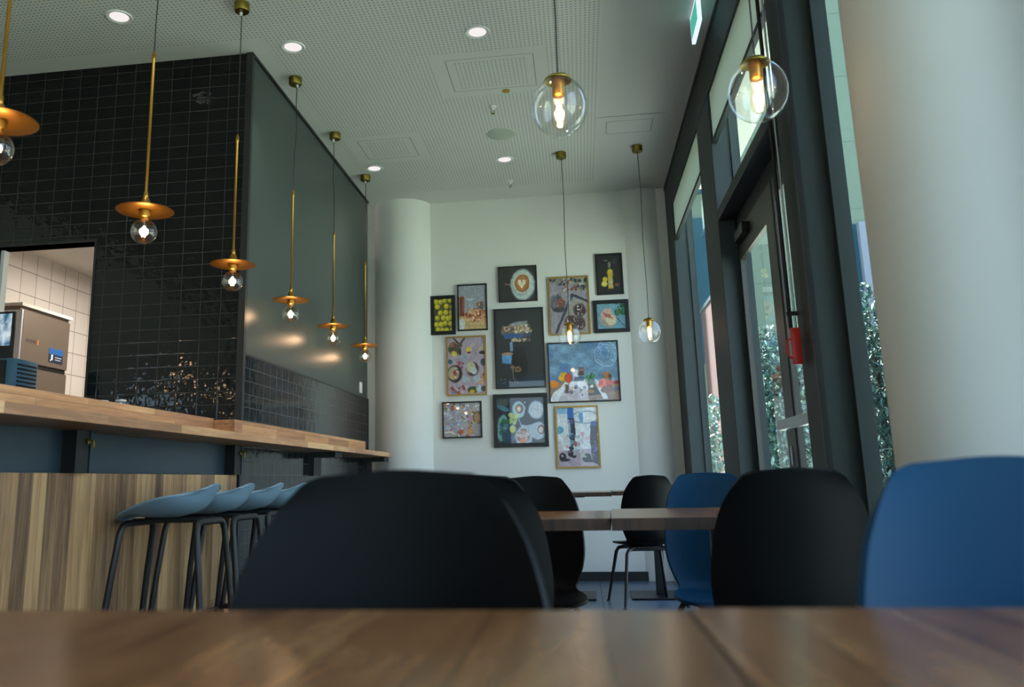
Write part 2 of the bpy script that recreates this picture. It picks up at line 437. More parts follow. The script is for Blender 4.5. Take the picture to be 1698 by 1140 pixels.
# door bay: transom window over a recessed header, two leaves below
d1 = MB()
d1.box(XR, 1.045, 3.445, 4.99, 2.36, 2.425)            # header shelf
d1.box(XR + 0.008, XR + 0.035, 3.445, 4.99, 2.855, 2.885)
d1.box(XG - 0.02, XG + 0.006, 3.445, 4.99, 3.12, 3.19)
d1.box(0.978, 1.045, 3.445, 4.99, 2.27, 2.36)               # frame head
d1.box(0.978, 1.045, 4.95, 4.99, 0, 2.36).box(0.978, 1.045, 3.445, 3.47, 0, 2.36)
d1.box(XG - 0.02, XG + 0.006, 4.975, 4.99, 2.42, 3.12).box(XG - 0.02, XG + 0.006, 3.445, 3.48, 2.42, 3.12)
door = struct('door_1', d1, M['frame'])
struct('door_transom_pane', sheet(XG, 3.48, 4.98, 2.42, 2.86), M['glass'], door)
struct('door_blind', sheet(XR + 0.014, 3.445, 4.99, 2.885, 3.185), M['blind'], door)
struct('door_top_pane', sheet(XG, 3.48, 4.98, 2.86, 3.12), M['glass'], door)
def leaf(y0, y1, s0, s1, top=0.17):
    L = MB(); x0, x1 = 0.975, 1.0; zt = 2.265
    L.box(x0, x1, y0, y0 + s0, 0.01, zt).box(x0, x1, y1 - s1, y1, 0.01, zt)
    L.box(x0, x1, y0 + s0, y1 - s1, zt - top, zt).box(x0, x1, y0 + s0, y1 - s1, 0.01, 0.28)
    lf = struct('door_leaf', L, M['frame2'], door)
    struct('leaf_pane', sheet(0.990, y0 + s0 - 0.01, y1 - s1 + 0.01, 0.27, zt - top + 0.01), M['glass'], lf)
    return lf
lfA = leaf(4.06, 4.95, 0.155, 0.03)
lfB = leaf(3.475, 4.035, 0.035, 0.03, 0.10)
struct('door_edge_seal', box(0.972, 1.002, 4.038, 4.057, 0.01, 2.265), M['black'], door)
pb = MB().box(0.915, 0.955, 3.52, 4.14, 1.062, 1.108, 0.006).box(0.955, 0.976, 4.00, 4.03, 1.07, 1.10).box(0.955, 0.976, 3.50, 3.54, 1.07, 1.10)
struct('push_bar', pb, M['alu'], lfB)
struct('door_lock', MB().box(0.966, 0.976, 4.13, 4.145, 0.90, 0.99, 0.003), M['alu'], lfA)
struct('door_closer', MB().box(0.938, 0.974, 4.62, 4.86, 2.18, 2.24, 0.005), M['black'], door)

# wall behind the camera: left window, and a right bay added to light the column
wr = MB()
wr.box(XF, -1.6, YN - 0.1, YN, 0, CZ).box(-1.6, -0.6, YN - 0.1, YN, 3.1, CZ).box(-0.6, -0.1, YN - 0.1, YN, 0, CZ).box(-0.1, 1.2, YN - 0.1, YN, 3.1, CZ)
struct('wall_rear', wr, M['wall'])
w6 = MB()
for x in (-1.6, -0.68): w6.box(x, x + 0.08, YN - 0.08, YN, 0, 3.1)
w6.box(-1.6, -0.6, YN - 0.08, YN, 0, 0.1).box(-1.6, -0.6, YN - 0.08, YN, 3.02, 3.1)
for x in (-0.1, 0.8): w6.box(x, x + 0.08, YN - 0.08, YN, 0, 3.1)  # unseen right bay, added to brighten the near round column
w6.box(-0.1, 0.88, YN - 0.08, YN, 0, 0.1).box(-0.1, 0.88, YN - 0.08, YN, 3.02, 3.1)
w6o = struct('window_6_with_added_bay', w6, M['frame'])
struct('window_pane', box(-0.08, 0.86, YN - 0.045, YN - 0.044, 0.1, 3.02), M['glass'], w6o)
struct('window_pane', box(-1.6, -0.62, YN - 0.045, YN - 0.044, 0.1, 3.02), M['glass'], w6o)

# ------------------------------------------------------------------ outside
M['grass'] = plain('lawn', (0.62, 0.65, 0.57), 0.9, noise=0.3, nscale=3)
M['pave'] = plain('pale_paving', (0.62, 0.62, 0.60), 0.8, noise=0.08, nscale=2)
M['clad'] = tiles('pale_green_cladding', (0.325, 0.38, 0.31), (0.25, 0.31, 0.25), 3.2, 2.2, 0, 2, rough=0.6, wave=0.0, var=0.04, mortar=0.03, wavescale=1)
M['leafm'] = plain('hedge_leaves', (0.14, 0.28, 0.26), 0.55, noise=0.45, nscale=2.5)
M['leafb'] = plain('light_leaves', (0.44, 0.54, 0.50), 0.5, noise=0.3, nscale=2.5)
M['bark'] = plain('bark', (0.22, 0.17, 0.13), 0.9, noise=0.2, nscale=12)
M['fence'] = plain('pale_fence_metal', (0.40, 0.45, 0.44), 0.5)
M['brick'] = plain('red_brick', (0.24, 0.10, 0.065), 0.9, noise=0.1)
M['blueglass'] = plain('blue_window_strip', (0.10, 0.24, 0.29), 0.6, spec=0.1)
gd = struct('floor_outside_paving', box(1.2, 2.4, -30, 9.0, -0.12, -0.02), M['pave'])
tag(box(-30, 60, 9.0, 80, -0.14, -0.04).build('lawn', M['grass']), 'green lawn outside behind the glass', 'lawn')
tag(box(2.4, 60, -30, 9.0, -0.14, -0.04).build('lawn', M['grass']), 'grass strip beyond the paving outside', 'lawn')
tag(box(-30, 1.2, -30, YN - 0.2, -0.14, -0.04).build('lawn', M['grass']), 'grass behind the rear windows', 'lawn')

bl = thing('office_building', 'pale green clad building outside beyond the hedge', 'building', (9, 26, 0))
box(-8.0, 12, 0, 10, 0, 26).build('wall', M['clad'], bl)
for x, z, w_, h_ in ((-5.6, 4.2, 0.8, 4.6), (-5.6, 9.6, 0.8, 3.6), (-1.0, 1.5, 0.62, 6.8), (1.6, 1.5, 0.9, 5.5), (4.4, 1.5, 0.9, 5.5)):
    f = box(x, x + w_, -0.06, 0.02, z, z + h_).build('window', M['blueglass'], bl)
box(-0.38, -0.08, -0.3, 0.0, 0, 8.3).build('pier', plain('pale_pier', (0.40, 0.42, 0.46), 0.6), bl)
b2 = thing('brick_building', 'low red brick building seen through the far window', 'building', (3.66, 20.0, 0))
box(-0.25, 0.35, 0, 3, 0, 5.2).build('wall', M['brick'], b2)
box(-0.28, 0.38, -0.05, 3.05, 5.2, 5.3).build('roof', M['frame'], b2)

def leaf_mesh(rng, n, cx, cy, cz, rx, ry, rz_, size):
    b = bmesh.new()
    for _ in range(n):
        d = Vector((rng.gauss(0, 1), rng.gauss(0, 1), rng.gauss(0, 1))).normalized() * (rng.random() ** 0.35)
        c = Vector((cx + d.x * rx, cy + d.y * ry, cz + d.z * rz_))
        q = Matrix.Rotation(rng.random() * 6.28, 3, 'Z') @ Matrix.Rotation(rng.gauss(0.5, 0.5), 3, 'X')
        s = size * (0.6 + rng.random() * 0.8)
        vs = [b.verts.new(c + q @ Vector(p)) for p in ((0, -s, 0), (s * 0.45, 0, 0.12 * s), (0, s, 0), (-s * 0.45, 0, 0.12 * s))]
        b.faces.new(vs)
    return b
rng = random.Random(4)
shr = [((2.75, 12.3), 2.95, 0.50, 'leftmost leafy tree outside through the door glass'), ((3.75, 12.9), 3.35, 0.48, 'leafy tree outside filling the lower door glass'),
       ((4.72, 13.2), 3.3, 0.46, 'rightmost leafy tree outside beside the near round column'), ((2.35, 7.0), 2.35, 0.42, 'bushy shrub outside seen past the near round column')]
for (x, y), h, r, lab in shr:
    t_ = thing('leafy_tree', lab, 'tree', (x, y, -0.03), group='trees outside the windows')
    a = MB(); a.add(leaf_mesh(rng, 7000, 0, 0, h * 0.55, r, r, h * 0.46, 0.045 if y > 9 else 0.03)); a.build('foliage', M['leafm'], t_)
    a = MB(); a.add(leaf_mesh(rng, 1900, 0, 0, h * 0.55, r * 1.04, r * 1.04, h * 0.48, 0.042 if y > 9 else 0.028)); a.build('young_leaves', M['leafb'], t_)
    MB().tube([(0, 0, 0), (0.03, 0, h * 0.5), (0, 0.02, h * 0.85)], [0.05, 0.035, 0.015], 8).build('trunk', M['bark'], t_, True)
fn = thing('fence', 'pale mesh fence outside the far window', 'fence', (2.2, 14.5, -0.03))
fb = MB()
for k in range(60): fb.box(k * 0.09 - 1.0, k * 0.09 - 0.99, 0, 0.01, 0, 1.25)
fb.build('mesh_panel', M['fence'], fn)
MB().box(-1.0, 4.4, -0.02, 0.03, 1.22, 1.27).build('top_rail', M['fence'], fn)
hd = thing('hedge', 'low clipped hedge behind the outside fence', 'hedge', (1.5, 16.5, 0.0))
a = MB(); a.add(leaf_mesh(rng, 6000, 1.4, 0, 1.20, 2.6, 0.6, 1.2, 0.07)); a.build('foliage', M['leafb'], hd)

# ------------------------------------------------------------------ ceiling fittings
SPOTS = [(-2.477, 4.00), (-1.625, 4.50), (-0.491, 4.53), (-1.626, 6.566), (-0.514, 6.58), (-1.62, 2.4), (-0.49, 2.4)]
SL = ['recessed ceiling downlight left of the dark corner, over the bar', 'recessed ceiling downlight nearest the green wall corner', 'recessed ceiling downlight in the middle of the ceiling beside the hatch',
      'small recessed ceiling downlight above the last brass pendant', 'small recessed ceiling downlight farthest over the back wall', 'recessed ceiling downlight', 'recessed ceiling downlight']
sp0 = None
for i, (x, y) in enumerate(SPOTS):
    if sp0 is None:
        sp0 = thing('ceiling_downlight', SL[0], 'downlight', (x, y, CZ - 0.002), group='recessed ceiling downlights')
        MB().lathe([(0.050, 0.0), (0.056, -0.004), (0.070, -0.007), (0.074, -0.001), (0.074, 0.001), (0.050, 0.0)], n=40).build('ring', M['white'], sp0, True)
        MB().lathe([(0, -0.002), (0.053, -0.002)], n=40).build('lens', M['spot'], sp0)
    elif i < 5:
        copy_tree(sp0, (x, y, CZ - 0.002), label=SL[i])
    ld = bpy.data.lights.new('downlight_beam', 'SPOT'); ld.energy = 15.0; ld.spot_size = math.radians(84); ld.spot_blend = 0.7
    ld.color = (1.0, 0.90, 0.82); ld.shadow_soft_size = 0.05
    lo = bpy.data.objects.new('downlight_beam', ld); COL.objects.link(lo); lo.location = (x, y, CZ - 0.02)

for (x, y), lab in (((-0.507, 5.555), 'small sprinkler head on the ceiling near the round speaker'), ((-0.513, 7.10), 'small sprinkler head on the ceiling close to the back wall')):
    s_ = thing('sprinkler', lab, 'sprinkler', (x, y, CZ - 0.002), group='ceiling sprinklers')
    MB().lathe([(0, 0), (0.028, 0), (0.026, -0.008), (0.010, -0.012), (0.010, -0.03), (0, -0.03)], n=20).build('body', M['white'], s_, True)
    MB().tube([(0.009, 0, -0.03), (0.013, 0, -0.042), (0.003, 0, -0.055)], 0.002, 6).tube([(-0.009, 0, -0.03), (-0.013, 0, -0.042), (-0.003, 0, -0.055)], 0.002, 6).lathe([(0, -0.055), (0.014, -0.056), (0.014, -0.058), (0, -0.058)], n=14).build('deflector', M['brass2'], s_, True)
spk = thing('ceiling_speaker', 'flat round speaker cover flush in the ceiling', 'speaker', (-0.494, 6.054, CZ - 0.002))
MB().lathe([(0, -0.006), (0.10, -0.006), (0.107, -0.003), (0.107, 0), (0, 0)], n=48).build('cover', plain('speaker_cover', (0.66, 0.71, 0.65), 0.8), spk, True)
MB().lathe([(0.107, -0.002), (0.112, -0.003), (0.113, 0), (0.107, 0)], n=48).build('rim', M['ceil'], spk, True)
tag(MB().lathe([(0, 0), (0.028, 0), (0.026, -0.006), (0, -0.007)], (-0.392, 5.328, CZ - 0.002), 24).build('ceiling_marker', plain('mustard_marker', (0.62, 0.52, 0.10), 0.5), smooth=True), 'small round yellow marker button on the ceiling', 'marker')
def hatch(x0, x1, y0, y1, lab, perf=True):
    t_ = thing('access_hatch', lab, 'hatch', ((x0 + x1) / 2, (y0 + y1) / 2, CZ - 0.002), group='ceiling access hatches')
    a, b_ = (x1 - x0) / 2, (y1 - y0) / 2; k = 0.085
    MB().box(-a - k, a + k, -b_ - k, b_ + k, -0.0015, 0.0).build('surround', M['ceil'], t_)
    ln = MB()
    ln.box(-a - 0.002, -a + 0.002, -b_, b_, -0.0022, 0).box(a - 0.002, a + 0.002, -b_, b_, -0.0022, 0)
    ln.box(-a, a, -b_ - 0.001, -b_ + 0.001, -0.0022, 0).box(-a, a, b_ - 0.001, b_ + 0.001, -0.0022, 0)
    ln.build('joint', plain('hatch_joint', (0.38, 0.42, 0.38), 0.8), t_)
    if perf: MB().box(-a + 0.05, a - 0.05, -b_ + 0.045, b_ - 0.045, -0.003, 0).build('panel', M['perf'], t_)
hatch(-0.74, -0.18, 4.84, 5.28, 'square access hatch in the perforated ceiling beside the middle downlight')
hatch(-1.62, -1.20, 5.98, 6.36, 'square access hatch in the ceiling near the brass pendant canopies')
hatch(0.31, 0.65, 5.98, 6.21, 'plain access hatch in the smooth ceiling strip near the windows', False)

# green emergency sign on the ceiling near the windows
sg = thing('exit_sign', 'lit green emergency sign hung under the ceiling near the windows', 'sign', (0.765, 4.48, CZ))
MB().box(-0.011, 0.011, -0.135, 0.135, -0.165, -0.002, 0.003).build('housing', M['signw'], sg)
for s in (-1, 1): MB().box(s * 0.012 - 0.001, s * 0.012 + 0.001, -0.112, 0.112, -0.142, -0.026).build('lit_panel', M['signg'], sg)

# ------------------------------------------------------------------ brass disc pendants over the bar
def make_disc_pendant():
    t_ = thing('disc_pendant', '', 'pendant lamp', (0, 0, 0), group='brass disc pendants over the bar')
    c = MB().lathe([(0, 0), (0.042, 0), (0.042, -0.046), (0.039, -0.050), (0, -0.050)], (0, 0, CZ - 0.001), 28).build('ceiling_canopy', M['brass2'], t_, True)
    MB().lathe([(0, 0), (0.009, 0), (0.006, -0.02), (0, -0.02)], (0.012, 0.004, CZ - 0.05), 12).build('cable_grip', M['white'], c, True)
    MB().tube([(0.012, 0, CZ - 0.05), (0.008, 0, 3.30), (0.014, 0, 3.12), (0.004, 0, 2.98), (0.001, 0, 2.85), (0, 0, 2.70)], 0.0028, 6).build('cable', M['cable'], t_, True)
    MB().lathe([(0, 2.712), (0.004, 2.71), (0.007, 2.70), (0.009, 2.69), (0.009, 2.67), (0.0062, 2.665), (0.0062, 2.075), (0.0095, 2.07), (0.010, 2.045), (0.0075, 2.04), (0, 2.04)], n=16).build('rod', M['brass'], t_, True)
    MB().lathe([(0, 2.046), (0.012, 2.044), (0.019, 2.03), (0.021, 2.00), (0.021, 1.985), (0.023, 1.984), (0.022, 1.962), (0.016, 1.958), (0.016, 1.95), (0, 1.95)], n=24).build('lamp_holder', M['brass'], t_, True)
    MB().lathe([(0.020, 1.996), (0.06, 1.993), (0.113, 1.990), (0.1155, 1.988), (0.113, 1.9865), (0.06, 1.989), (0.020, 1.991), (0.020, 1.996)], n=64).build('disc', M['discm'], t_, True)
    pr = []
    R_, zc = 0.053, 1.898
    for k in range(25):
        a = PI * k / 24 * 0.93
        pr.append((R_ * math.sin(PI - a) if k else 0, zc - R_ * math.cos(a)))
    pr[0] = (0, zc - R_); pr.append((0.0135, 1.955))
    bo = MB().lathe(pr, n=36).build('bulb', M['bulbg'], t_, True)
    fl = MB()
    for k in range(4):
        a = k * PI / 2 + 0.4; x, y = 0.008 * math.cos(a), 0.008 * math.sin(a)
        fl.tube([(x * 0.5, y * 0.5, 1.922), (x, y, 1.876)], 0.0019, 6)
    fl.build('filament', M['filament'], bo)
    MB().tube([(0, 0, 1.952), (0, 0, 1.925)], [0.006, 0.003], 8).build('filament_stem', M['globe'], bo)
    return t_
def bulb_light(x, y, z, e_, r=0.02):
    l = bpy.data.lights.new('bulb_light', 'POINT'); l.energy = e_; l.color = (1.0, 0.66, 0.40); l.shadow_soft_size = r
    o = bpy.data.objects.new('bulb_light', l); COL.objects.link(o); o.location = (x, y, z)
PL = ['brass disc pendant cut off by the left edge of the picture', 'large brass disc pendant in front of the black tiles, second from the left',
      'brass disc pendant hanging beside the corner of the black tiled wall', 'brass disc pendant third from the back, in front of the green wall',
      'brass disc pendant second from the back, in front of the green wall', 'smallest brass disc pendant, nearest the white column']
dp = make_disc_pendant()
for i, y in enumerate((2.2, 3.10, 4.0, 4.89, 5.80, 6.72)):
    z = (0.0, 0.0, -0.02, 0.0, 0.0, 0.0)[i]
    o = dp if i == 0 else copy_tree(dp)
    o.location = (-1.745, y, 0); o['label'] = PL[i]; o.rotation_euler = (0, 0, (0.3, 1.1, 2.0, 0.2, 2.9, 1.6)[i])
    for ch in o.children:
        if ch.name.startswith('disc') and i in (0, 1):
            ch.location = (0, 0, 0)
    bulb_light(-1.745, y, 1.898, 0.9)

# ------------------------------------------------------------------ clear glass globe pendants
def make_globe():
    t_ = thing('globe_pendant', '', 'pendant lamp', (0, 0, 0), group='clear glass globe pendants over the tables')
    MB().lathe([(0, 0), (0.042, 0), (0.042, -0.044), (0.039, -0.048), (0, -0.048)], (0, 0, CZ - 0.001), 28).build('ceiling_canopy', M['brass2'], t_, True)
    MB().tube([(0, 0, CZ - 0.048), (0.006, 0, 3.1), (-0.004, 0, 2.7), (0.002, 0, 2.3), (0, 0, 2.075)], 0.0028, 6).build('cable', M['cable'], t_, True)
    zc = 1.965
    MB().lathe([(0, zc + 0.112), (0.008, zc + 0.111), (0.012, zc + 0.106), (0.032, zc + 0.100), (0.044, zc + 0.088), (0.043, zc + 0.085), (0.031, zc + 0.094), (0.012, zc + 0.098), (0, zc + 0.098)], n=36).build('cap', M['brass2'], t_, True)
    MB().lathe([(0, zc + 0.098), (0.0195, zc + 0.097), (0.0195, zc + 0.036), (0.016, zc + 0.034), (0, zc + 0.034)], n=24).build('lamp_holder', M['brass'], t_, True)
    pr = []
    for k in range(37):
        a = PI * k / 36 * 0.835
        pr.append((0.0875 * math.sin(a), zc - 0.003 - 0.098 * math.cos(a)))
    pr[0] = (0, zc - 0.101)
    MB().lathe(pr, n=56).build('glass_globe', M['globe'], t_, True)
    bo = MB().lathe([(0, zc - 0.072), (0.012, zc - 0.071), (0.022, zc - 0.062), (0.026, zc - 0.045), (0.024, zc - 0.02), (0.018, zc + 0.02), (0.015, zc + 0.035)], n=30).build('bulb', M['bulbg'], t_, True)
    fl = MB()
    for k in range(6):
        a = k * PI / 3; b_ = a + 0.35
        fl.tube([(0.005 * math.cos(a), 0.005 * math.sin(a), zc + 0.012), (0.011 * math.cos(b_), 0.011 * math.sin(b_), zc - 0.042)], 0.0014, 6)
    fl.build('filament', M['filament'], bo)
    return t_
gp = make_globe()
GL = [((-0.047, 6.53), 'small clear globe pendant hanging in front of the framed pictures'), ((0.566, 6.51), 'small clear globe pendant hanging in front of the right-hand back column'),
      ((-0.016, 2.45), 'large clear globe pendant hanging near the middle of the ceiling'), ((0.581, 2.45), 'large clear globe pendant hanging in front of the window wall')]
for i, ((x, y), lab) in enumerate(GL):
    o = gp if i == 0 else copy_tree(gp)
    o.location = (x, y, 0.0 if i < 2 else 0.035); o['label'] = lab
    if i > 1:
        for ch in o.children:
            if ch.name.startswith('ceiling_canopy'): ch.location.z = -0.035
            if ch.name.startswith('cable'): ch.location.z = -0.034
    bulb_light(x, y, 1.955 + (0.035 if i > 1 else 0), 0.45)

for i, (x, y) in enumerate(((-4.1, 0.9), (-4.1, -0.3), (-4.1, -1.5), (-3.1, 0.2))):
    o = copy_tree(gp, (x, y, 0), label='clear globe pendant over the tables behind and left of the camera')
    bulb_light(x, y, 1.955, 2.0)

# ------------------------------------------------------------------ bar
bar = thing('bar_counter', 'long bar counter front with vertical wooden boards below blue-grey panels', 'bar counter', (-1.90, 1.8, 0))
MB().box(-0.03, 0.0, -3.3, 2.705, 0, 0.92).build('front_panel', M['barfront'], bar)
MB().box(-0.06, -0.028, -3.3, 2.705, 0.92, 1.08).build('recess_panel', M['barrec'], bar)
MB().box(-0.60, -0.03, -3.3, 2.705, 0, 0.9).build('carcass', M['black'], bar)
for y in (-1.7, -0.3, 1.13, 2.60):
    MB().box(-0.03, 0.03 if y > 2.4 else 0.03, y, y + 0.10, 0.92, 1.079).build('bracket', M['blackrub'], bar)
    MB().box(0.031, 0.036, y + 0.085, y + 0.095, 0.92, 1.079).build('panel_edge', M['barrec'], bar)
    MB().tube([(0.036, y + 0.07, 1.045), (0.055, y + 0.07, 1.04), (0.058, y + 0.07, 1.02), (0.05, y + 0.07, 1.012)], 0.005, 8).lathe([(0, 0), (0.011, 0), (0.011, 0.005), (0, 0.005)], n=14, c=(0.032, y + 0.07, 1.04), mat=Matrix.Rotation(PI / 2, 4, 'Y')).build('bag_hook', M['brass2'], bar, True)

top = thing('bar_worktop', 'long light walnut bar top running from the left edge to the white column', 'worktop', (-1.90, 1.8, 1.08))
MB().box(-0.74, 0.255, -3.3, 2.71, 0, 0.036, 0.0015).box(-0.0, 0.255, 2.7095, 5.45, 0, 0.036, 0.0015).build('top_board', M['bartop'], top)
MB().box(-0.13, -0.10, -3.3, 2.60, 0.036, 0.148).build('upstand', M['bartop'], top)
MB().box(-0.10, 0.022, 2.60, 2.715, 0.036, 0.140).box(0.0085, 0.022, 2.715, 5.45, 0.036, 0.140).build('upstand_return', M['bartop'], top)
for y, lab in ((5.727, 'black bracket under the bar top against the side tiles'), (7.21, 'black bracket under the far end of the bar top')):
    b_ = MB().box(-1.892, -1.70, y, y + 0.17, 1.045, 1.079).box(-1.892, -1.852, y, y + 0.17, 0.92, 1.05).build('shelf_bracket', M['black'])
    tag(b_, lab, 'bracket', 'brackets under the bar top')

sw = thing('light_switch', 'small white light switch on the green wall above the side tiles', 'switch', (-1.90, 7.15, 1.687))
MB().box(0, 0.010, -0.035, 0.035, -0.048, 0.048, 0.002).build('plate', M['white'], sw)
MB().box(0.010, 0.013, -0.022, 0.022, -0.032, 0.032, 0.001).build('rocker', M['white'], sw)

# bar stools -----------------------------------------------------------------
def shell(rows, nu=24, thick=0.008, sub=1, name='seat_shell', mat=None, parent=None, pw=2.0):
    """rows: (y, z, halfwidth, edge_dy, edge_dz) along the centre line"""
    rows = np.array(rows, float)
    # smooth resample with Catmull-Rom
    def cr(P, n):
        out = []
        Q = np.vstack([2 * P[0] - P[1], P, 2 * P[-1] - P[-2]])
        for i in range(1, len(Q) - 2):
            for k in range(n):
                t = k / n
                a, b_, c, d = Q[i - 1], Q[i], Q[i + 1], Q[i + 2]
                out.append(0.5 * ((2 * b_) + (-a + c) * t + (2 * a - 5 * b_ + 4 * c - d) * t * t + (-a + 3 * b_ - 3 * c + d) * t ** 3))
        out.append(P[-1]); return np.array(out)
    R_ = cr(rows, 4)
    b = bmesh.new(); G = []
    for y, z, hw, dy, dz in R_:
        G.append([b.verts.new((hw * u, y + dy * abs(u) ** pw, z + dz * abs(u) ** pw)) for u in np.sin(np.linspace(-PI / 2, PI / 2, nu + 1))])
    for A, B in zip(G, G[1:]):
        for i in range(nu): b.faces.new((A[i], A[i + 1], B[i + 1], B[i]))
    bmesh.ops.recalc_face_normals(b, faces=b.faces)
    mb = MB(); mb.add(b); o = mb.build(name, mat, parent, True, 180)
    sd = o.modifiers.new('thickness', 'SOLIDIFY'); sd.thickness = thick; sd.offset = 0
    bv = o.modifiers.new('rim', 'BEVEL'); bv.width = thick * 0.35; bv.segments = 2; bv.limit_method = 'ANGLE'; bv.angle_limit = math.radians(60)
    return o

def make_stool():
    t_ = thing('bar_stool', '', 'bar stool', group='bar stools along the bar front')
    rows = [(-0.205, 0.872, 0.045, 0.006, -0.012), (-0.204, 0.868, 0.085, 0.02, -0.02), (-0.198, 0.855, 0.125, 0.045, -0.018), (-0.185, 0.83, 0.155, 0.075, 0.0),
            (-0.160, 0.793, 0.175, 0.075, 0.034), (-0.120, 0.764, 0.188, 0.062, 0.058), (-0.06, 0.748, 0.192, 0.035, 0.066), (0.0, 0.744, 0.190, 0.015, 0.058),
            (0.06, 0.745, 0.182, 0.0, 0.043), (0.12, 0.750, 0.165, -0.012, 0.020), (0.165, 0.749, 0.135, -0.02, 0.006), (0.190, 0.742, 0.085, -0.02, 0.0), (0.197, 0.732, 0.045, -0.01, 0.0)]
    shell(rows, mat=M['stool'], parent=t_, thick=0.009)
    r = 0.0132
    def leg(sx, sy):
        return MB().tube([(sx * 0.05, sy * 0.150 - .03, 0.722), (sx * 0.105, sy * 0.152 - .03, 0.722), (sx * 0.128, sy * 0.154 - .03, 0.712), (sx * 0.140, sy * 0.158 - .03, 0.685),
                          (sx * 0.150, sy * 0.180 - .03, 0.50), (sx * 0.176, sy * 0.230 - .03, 0.0)], r, 10)
    for sx in (-1, 1):
        for sy in (-1, 1):
            l = leg(sx, sy).build('leg', M['black'], t_, True)
            MB().lathe([(0, 0), (0.014, 0), (0.014, 0.012), (0, 0.014)], (sx * 0.176, sy * 0.230 - .03, 0), 12).build('foot', M['blackrub'], l, True)
    u = MB()
    for sy in (-1, 1): u.tube([(-0.06, sy * 0.150 - .03, 0.722), (0.06, sy * 0.150 - .03, 0.722)], r, 10)
    for sx in (-0.05, 0.05): u.tube([(sx, -0.18, 0.730), (sx, 0.12, 0.730)], 0.010, 8)
    u.build('under_frame', M['black'], t_, True)
    z = 0.26; q = [(-0.163, -0.233), (0.163, -0.233), (0.163, 0.173), (-0.163, 0.173)]
    f = MB()
    for k in range(4):
        a, b_ = q[k], q[(k + 1) % 4]; zz = z
        f.tube([(a[0], a[1], zz), (b_[0], b_[1], zz)], 0.008, 8)
    f.build('footrest', M['black'], t_, True)
    return t_
st = make_stool()
SN = ['blue-grey bar stool nearest the camera, fully in view at the bar', 'second blue-grey bar stool from the camera', 'third blue-grey bar stool from the camera',
      'farthest visible blue-grey bar stool, half hidden by the black chair']
for i, y in enumerate((3.315, 3.695, 4.075, 4.45)):
    o = st if i == 0 else copy_tree(st)
    o.location = (-1.69, y, 0); o.rotation_euler = (0, 0, PI / 2 + (0.03, -0.03, 0.02, 0.0)[i]); o['label'] = SN[i]

# ------------------------------------------------------------------ shell chairs
def make_chair(mat):
    t_ = thing('dining_chair', '', 'chair', group='moulded shell chairs around the tables')
    rows = [(-0.262, 0.876, 0.104, 0.008, -0.010), (-0.262, 0.871, 0.127, 0.014, -0.012), (-0.259, 0.855, 0.143, 0.022, -0.012), (-0.255, 0.83, 0.160, 0.032, -0.008),
            (-0.248, 0.78, 0.184, 0.045, 0), (-0.240, 0.72, 0.202, 0.055, 0), (-0.232, 0.65, 0.213, 0.062, 0), (-0.225, 0.58, 0.216, 0.064, 0),
            (-0.216, 0.52, 0.206, 0.060, 0.0), (-0.205, 0.47, 0.188, 0.052, 0.004), (-0.183, 0.432, 0.174, 0.04, 0.012), (-0.140, 0.409, 0.182, 0.02, 0.018),
            (-0.08, 0.402, 0.204, 0.006, 0.020), (0.0, 0.400, 0.218, 0.0, 0.018), (0.09, 0.404, 0.216, -0.005, 0.012), (0.16, 0.410, 0.197, -0.015, 0.004), (0.205, 0.409, 0.158, -0.02, 0), (0.222, 0.400, 0.108, -0.012, 0)]
    rows = [(a, b_, c * 0.91, d, e_) for a, b_, c, d, e_ in rows]
    shell(rows, nu=28, thick=0.011, mat=mat, parent=t_, name='seat_shell')
    for sx in (-1, 1):
        for sy, yo in ((1, 0.14), (-1, -0.13)):
            l = MB().tube([(sx * 0.10, yo * 0.8, 0.386), (sx * 0.145, yo, 0.373), (sx * 0.16, yo * 1.05, 0.348), (sx * 0.215, yo * 1.65, 0.0)], [0.011, 0.0125, 0.0125, 0.009], 10).build('leg', M['black'], t_, True)
            MB().lathe([(0, 0), (0.012, 0), (0.012, 0.01), (0, 0.012)], (sx * 0.215, yo * 1.65, 0), 12).build('foot', M['blackrub'], l, True)
    u = MB().box(-0.12, 0.12, -0.10, 0.12, 0.380, 0.392, 0.003)
    u.tube([(-0.13, 0.13, 0.375), (0.13, 0.13, 0.375)], 0.009, 8).tube([(-0.13, -0.12, 0.375), (0.13, -0.12, 0.375)], 0.009, 8)
    u.build('under_frame', M['black'], t_, True)
    return t_
cb = make_chair(M['chairb']); cp = make_chair(M['chairp'])
chairs = [
    (cb, (-0.226, 0.79, 0), PI + 0.02, 'large black shell chair in the foreground, behind the front table'),
    (cp, (0.462, 0.79, 0), PI - 0.03, 'petrol blue shell chair at the right edge, nearest the round column'),
    (cb, (-0.284, 2.36, 0), 0.0, 'black shell chair half hidden behind the large foreground chair'),
    (cb, (0.508, 2.405, 0), -0.03, 'black shell chair with its back turned, left of the petrol blue chair in front'),
    (cb, (-0.204, 3.36, 0), PI, 'black shell chair facing us across the left half of the middle table'),
    (cp, (0.520, 3.41, 0), PI + 0.05, 'petrol blue shell chair facing us across the middle table'),
    (cb, (0.400, 6.20, 0), 0.22, 'small far black shell chair turned sideways at the back table'),
]
used = set()
for proto, loc, rz, lab in chairs:
    if proto.name in used:
        copy_tree(proto, loc, rz, lab)
    else:
        used.add(proto.name); proto.location = loc; proto.rotation_euler = (0, 0, rz); proto['label'] = lab

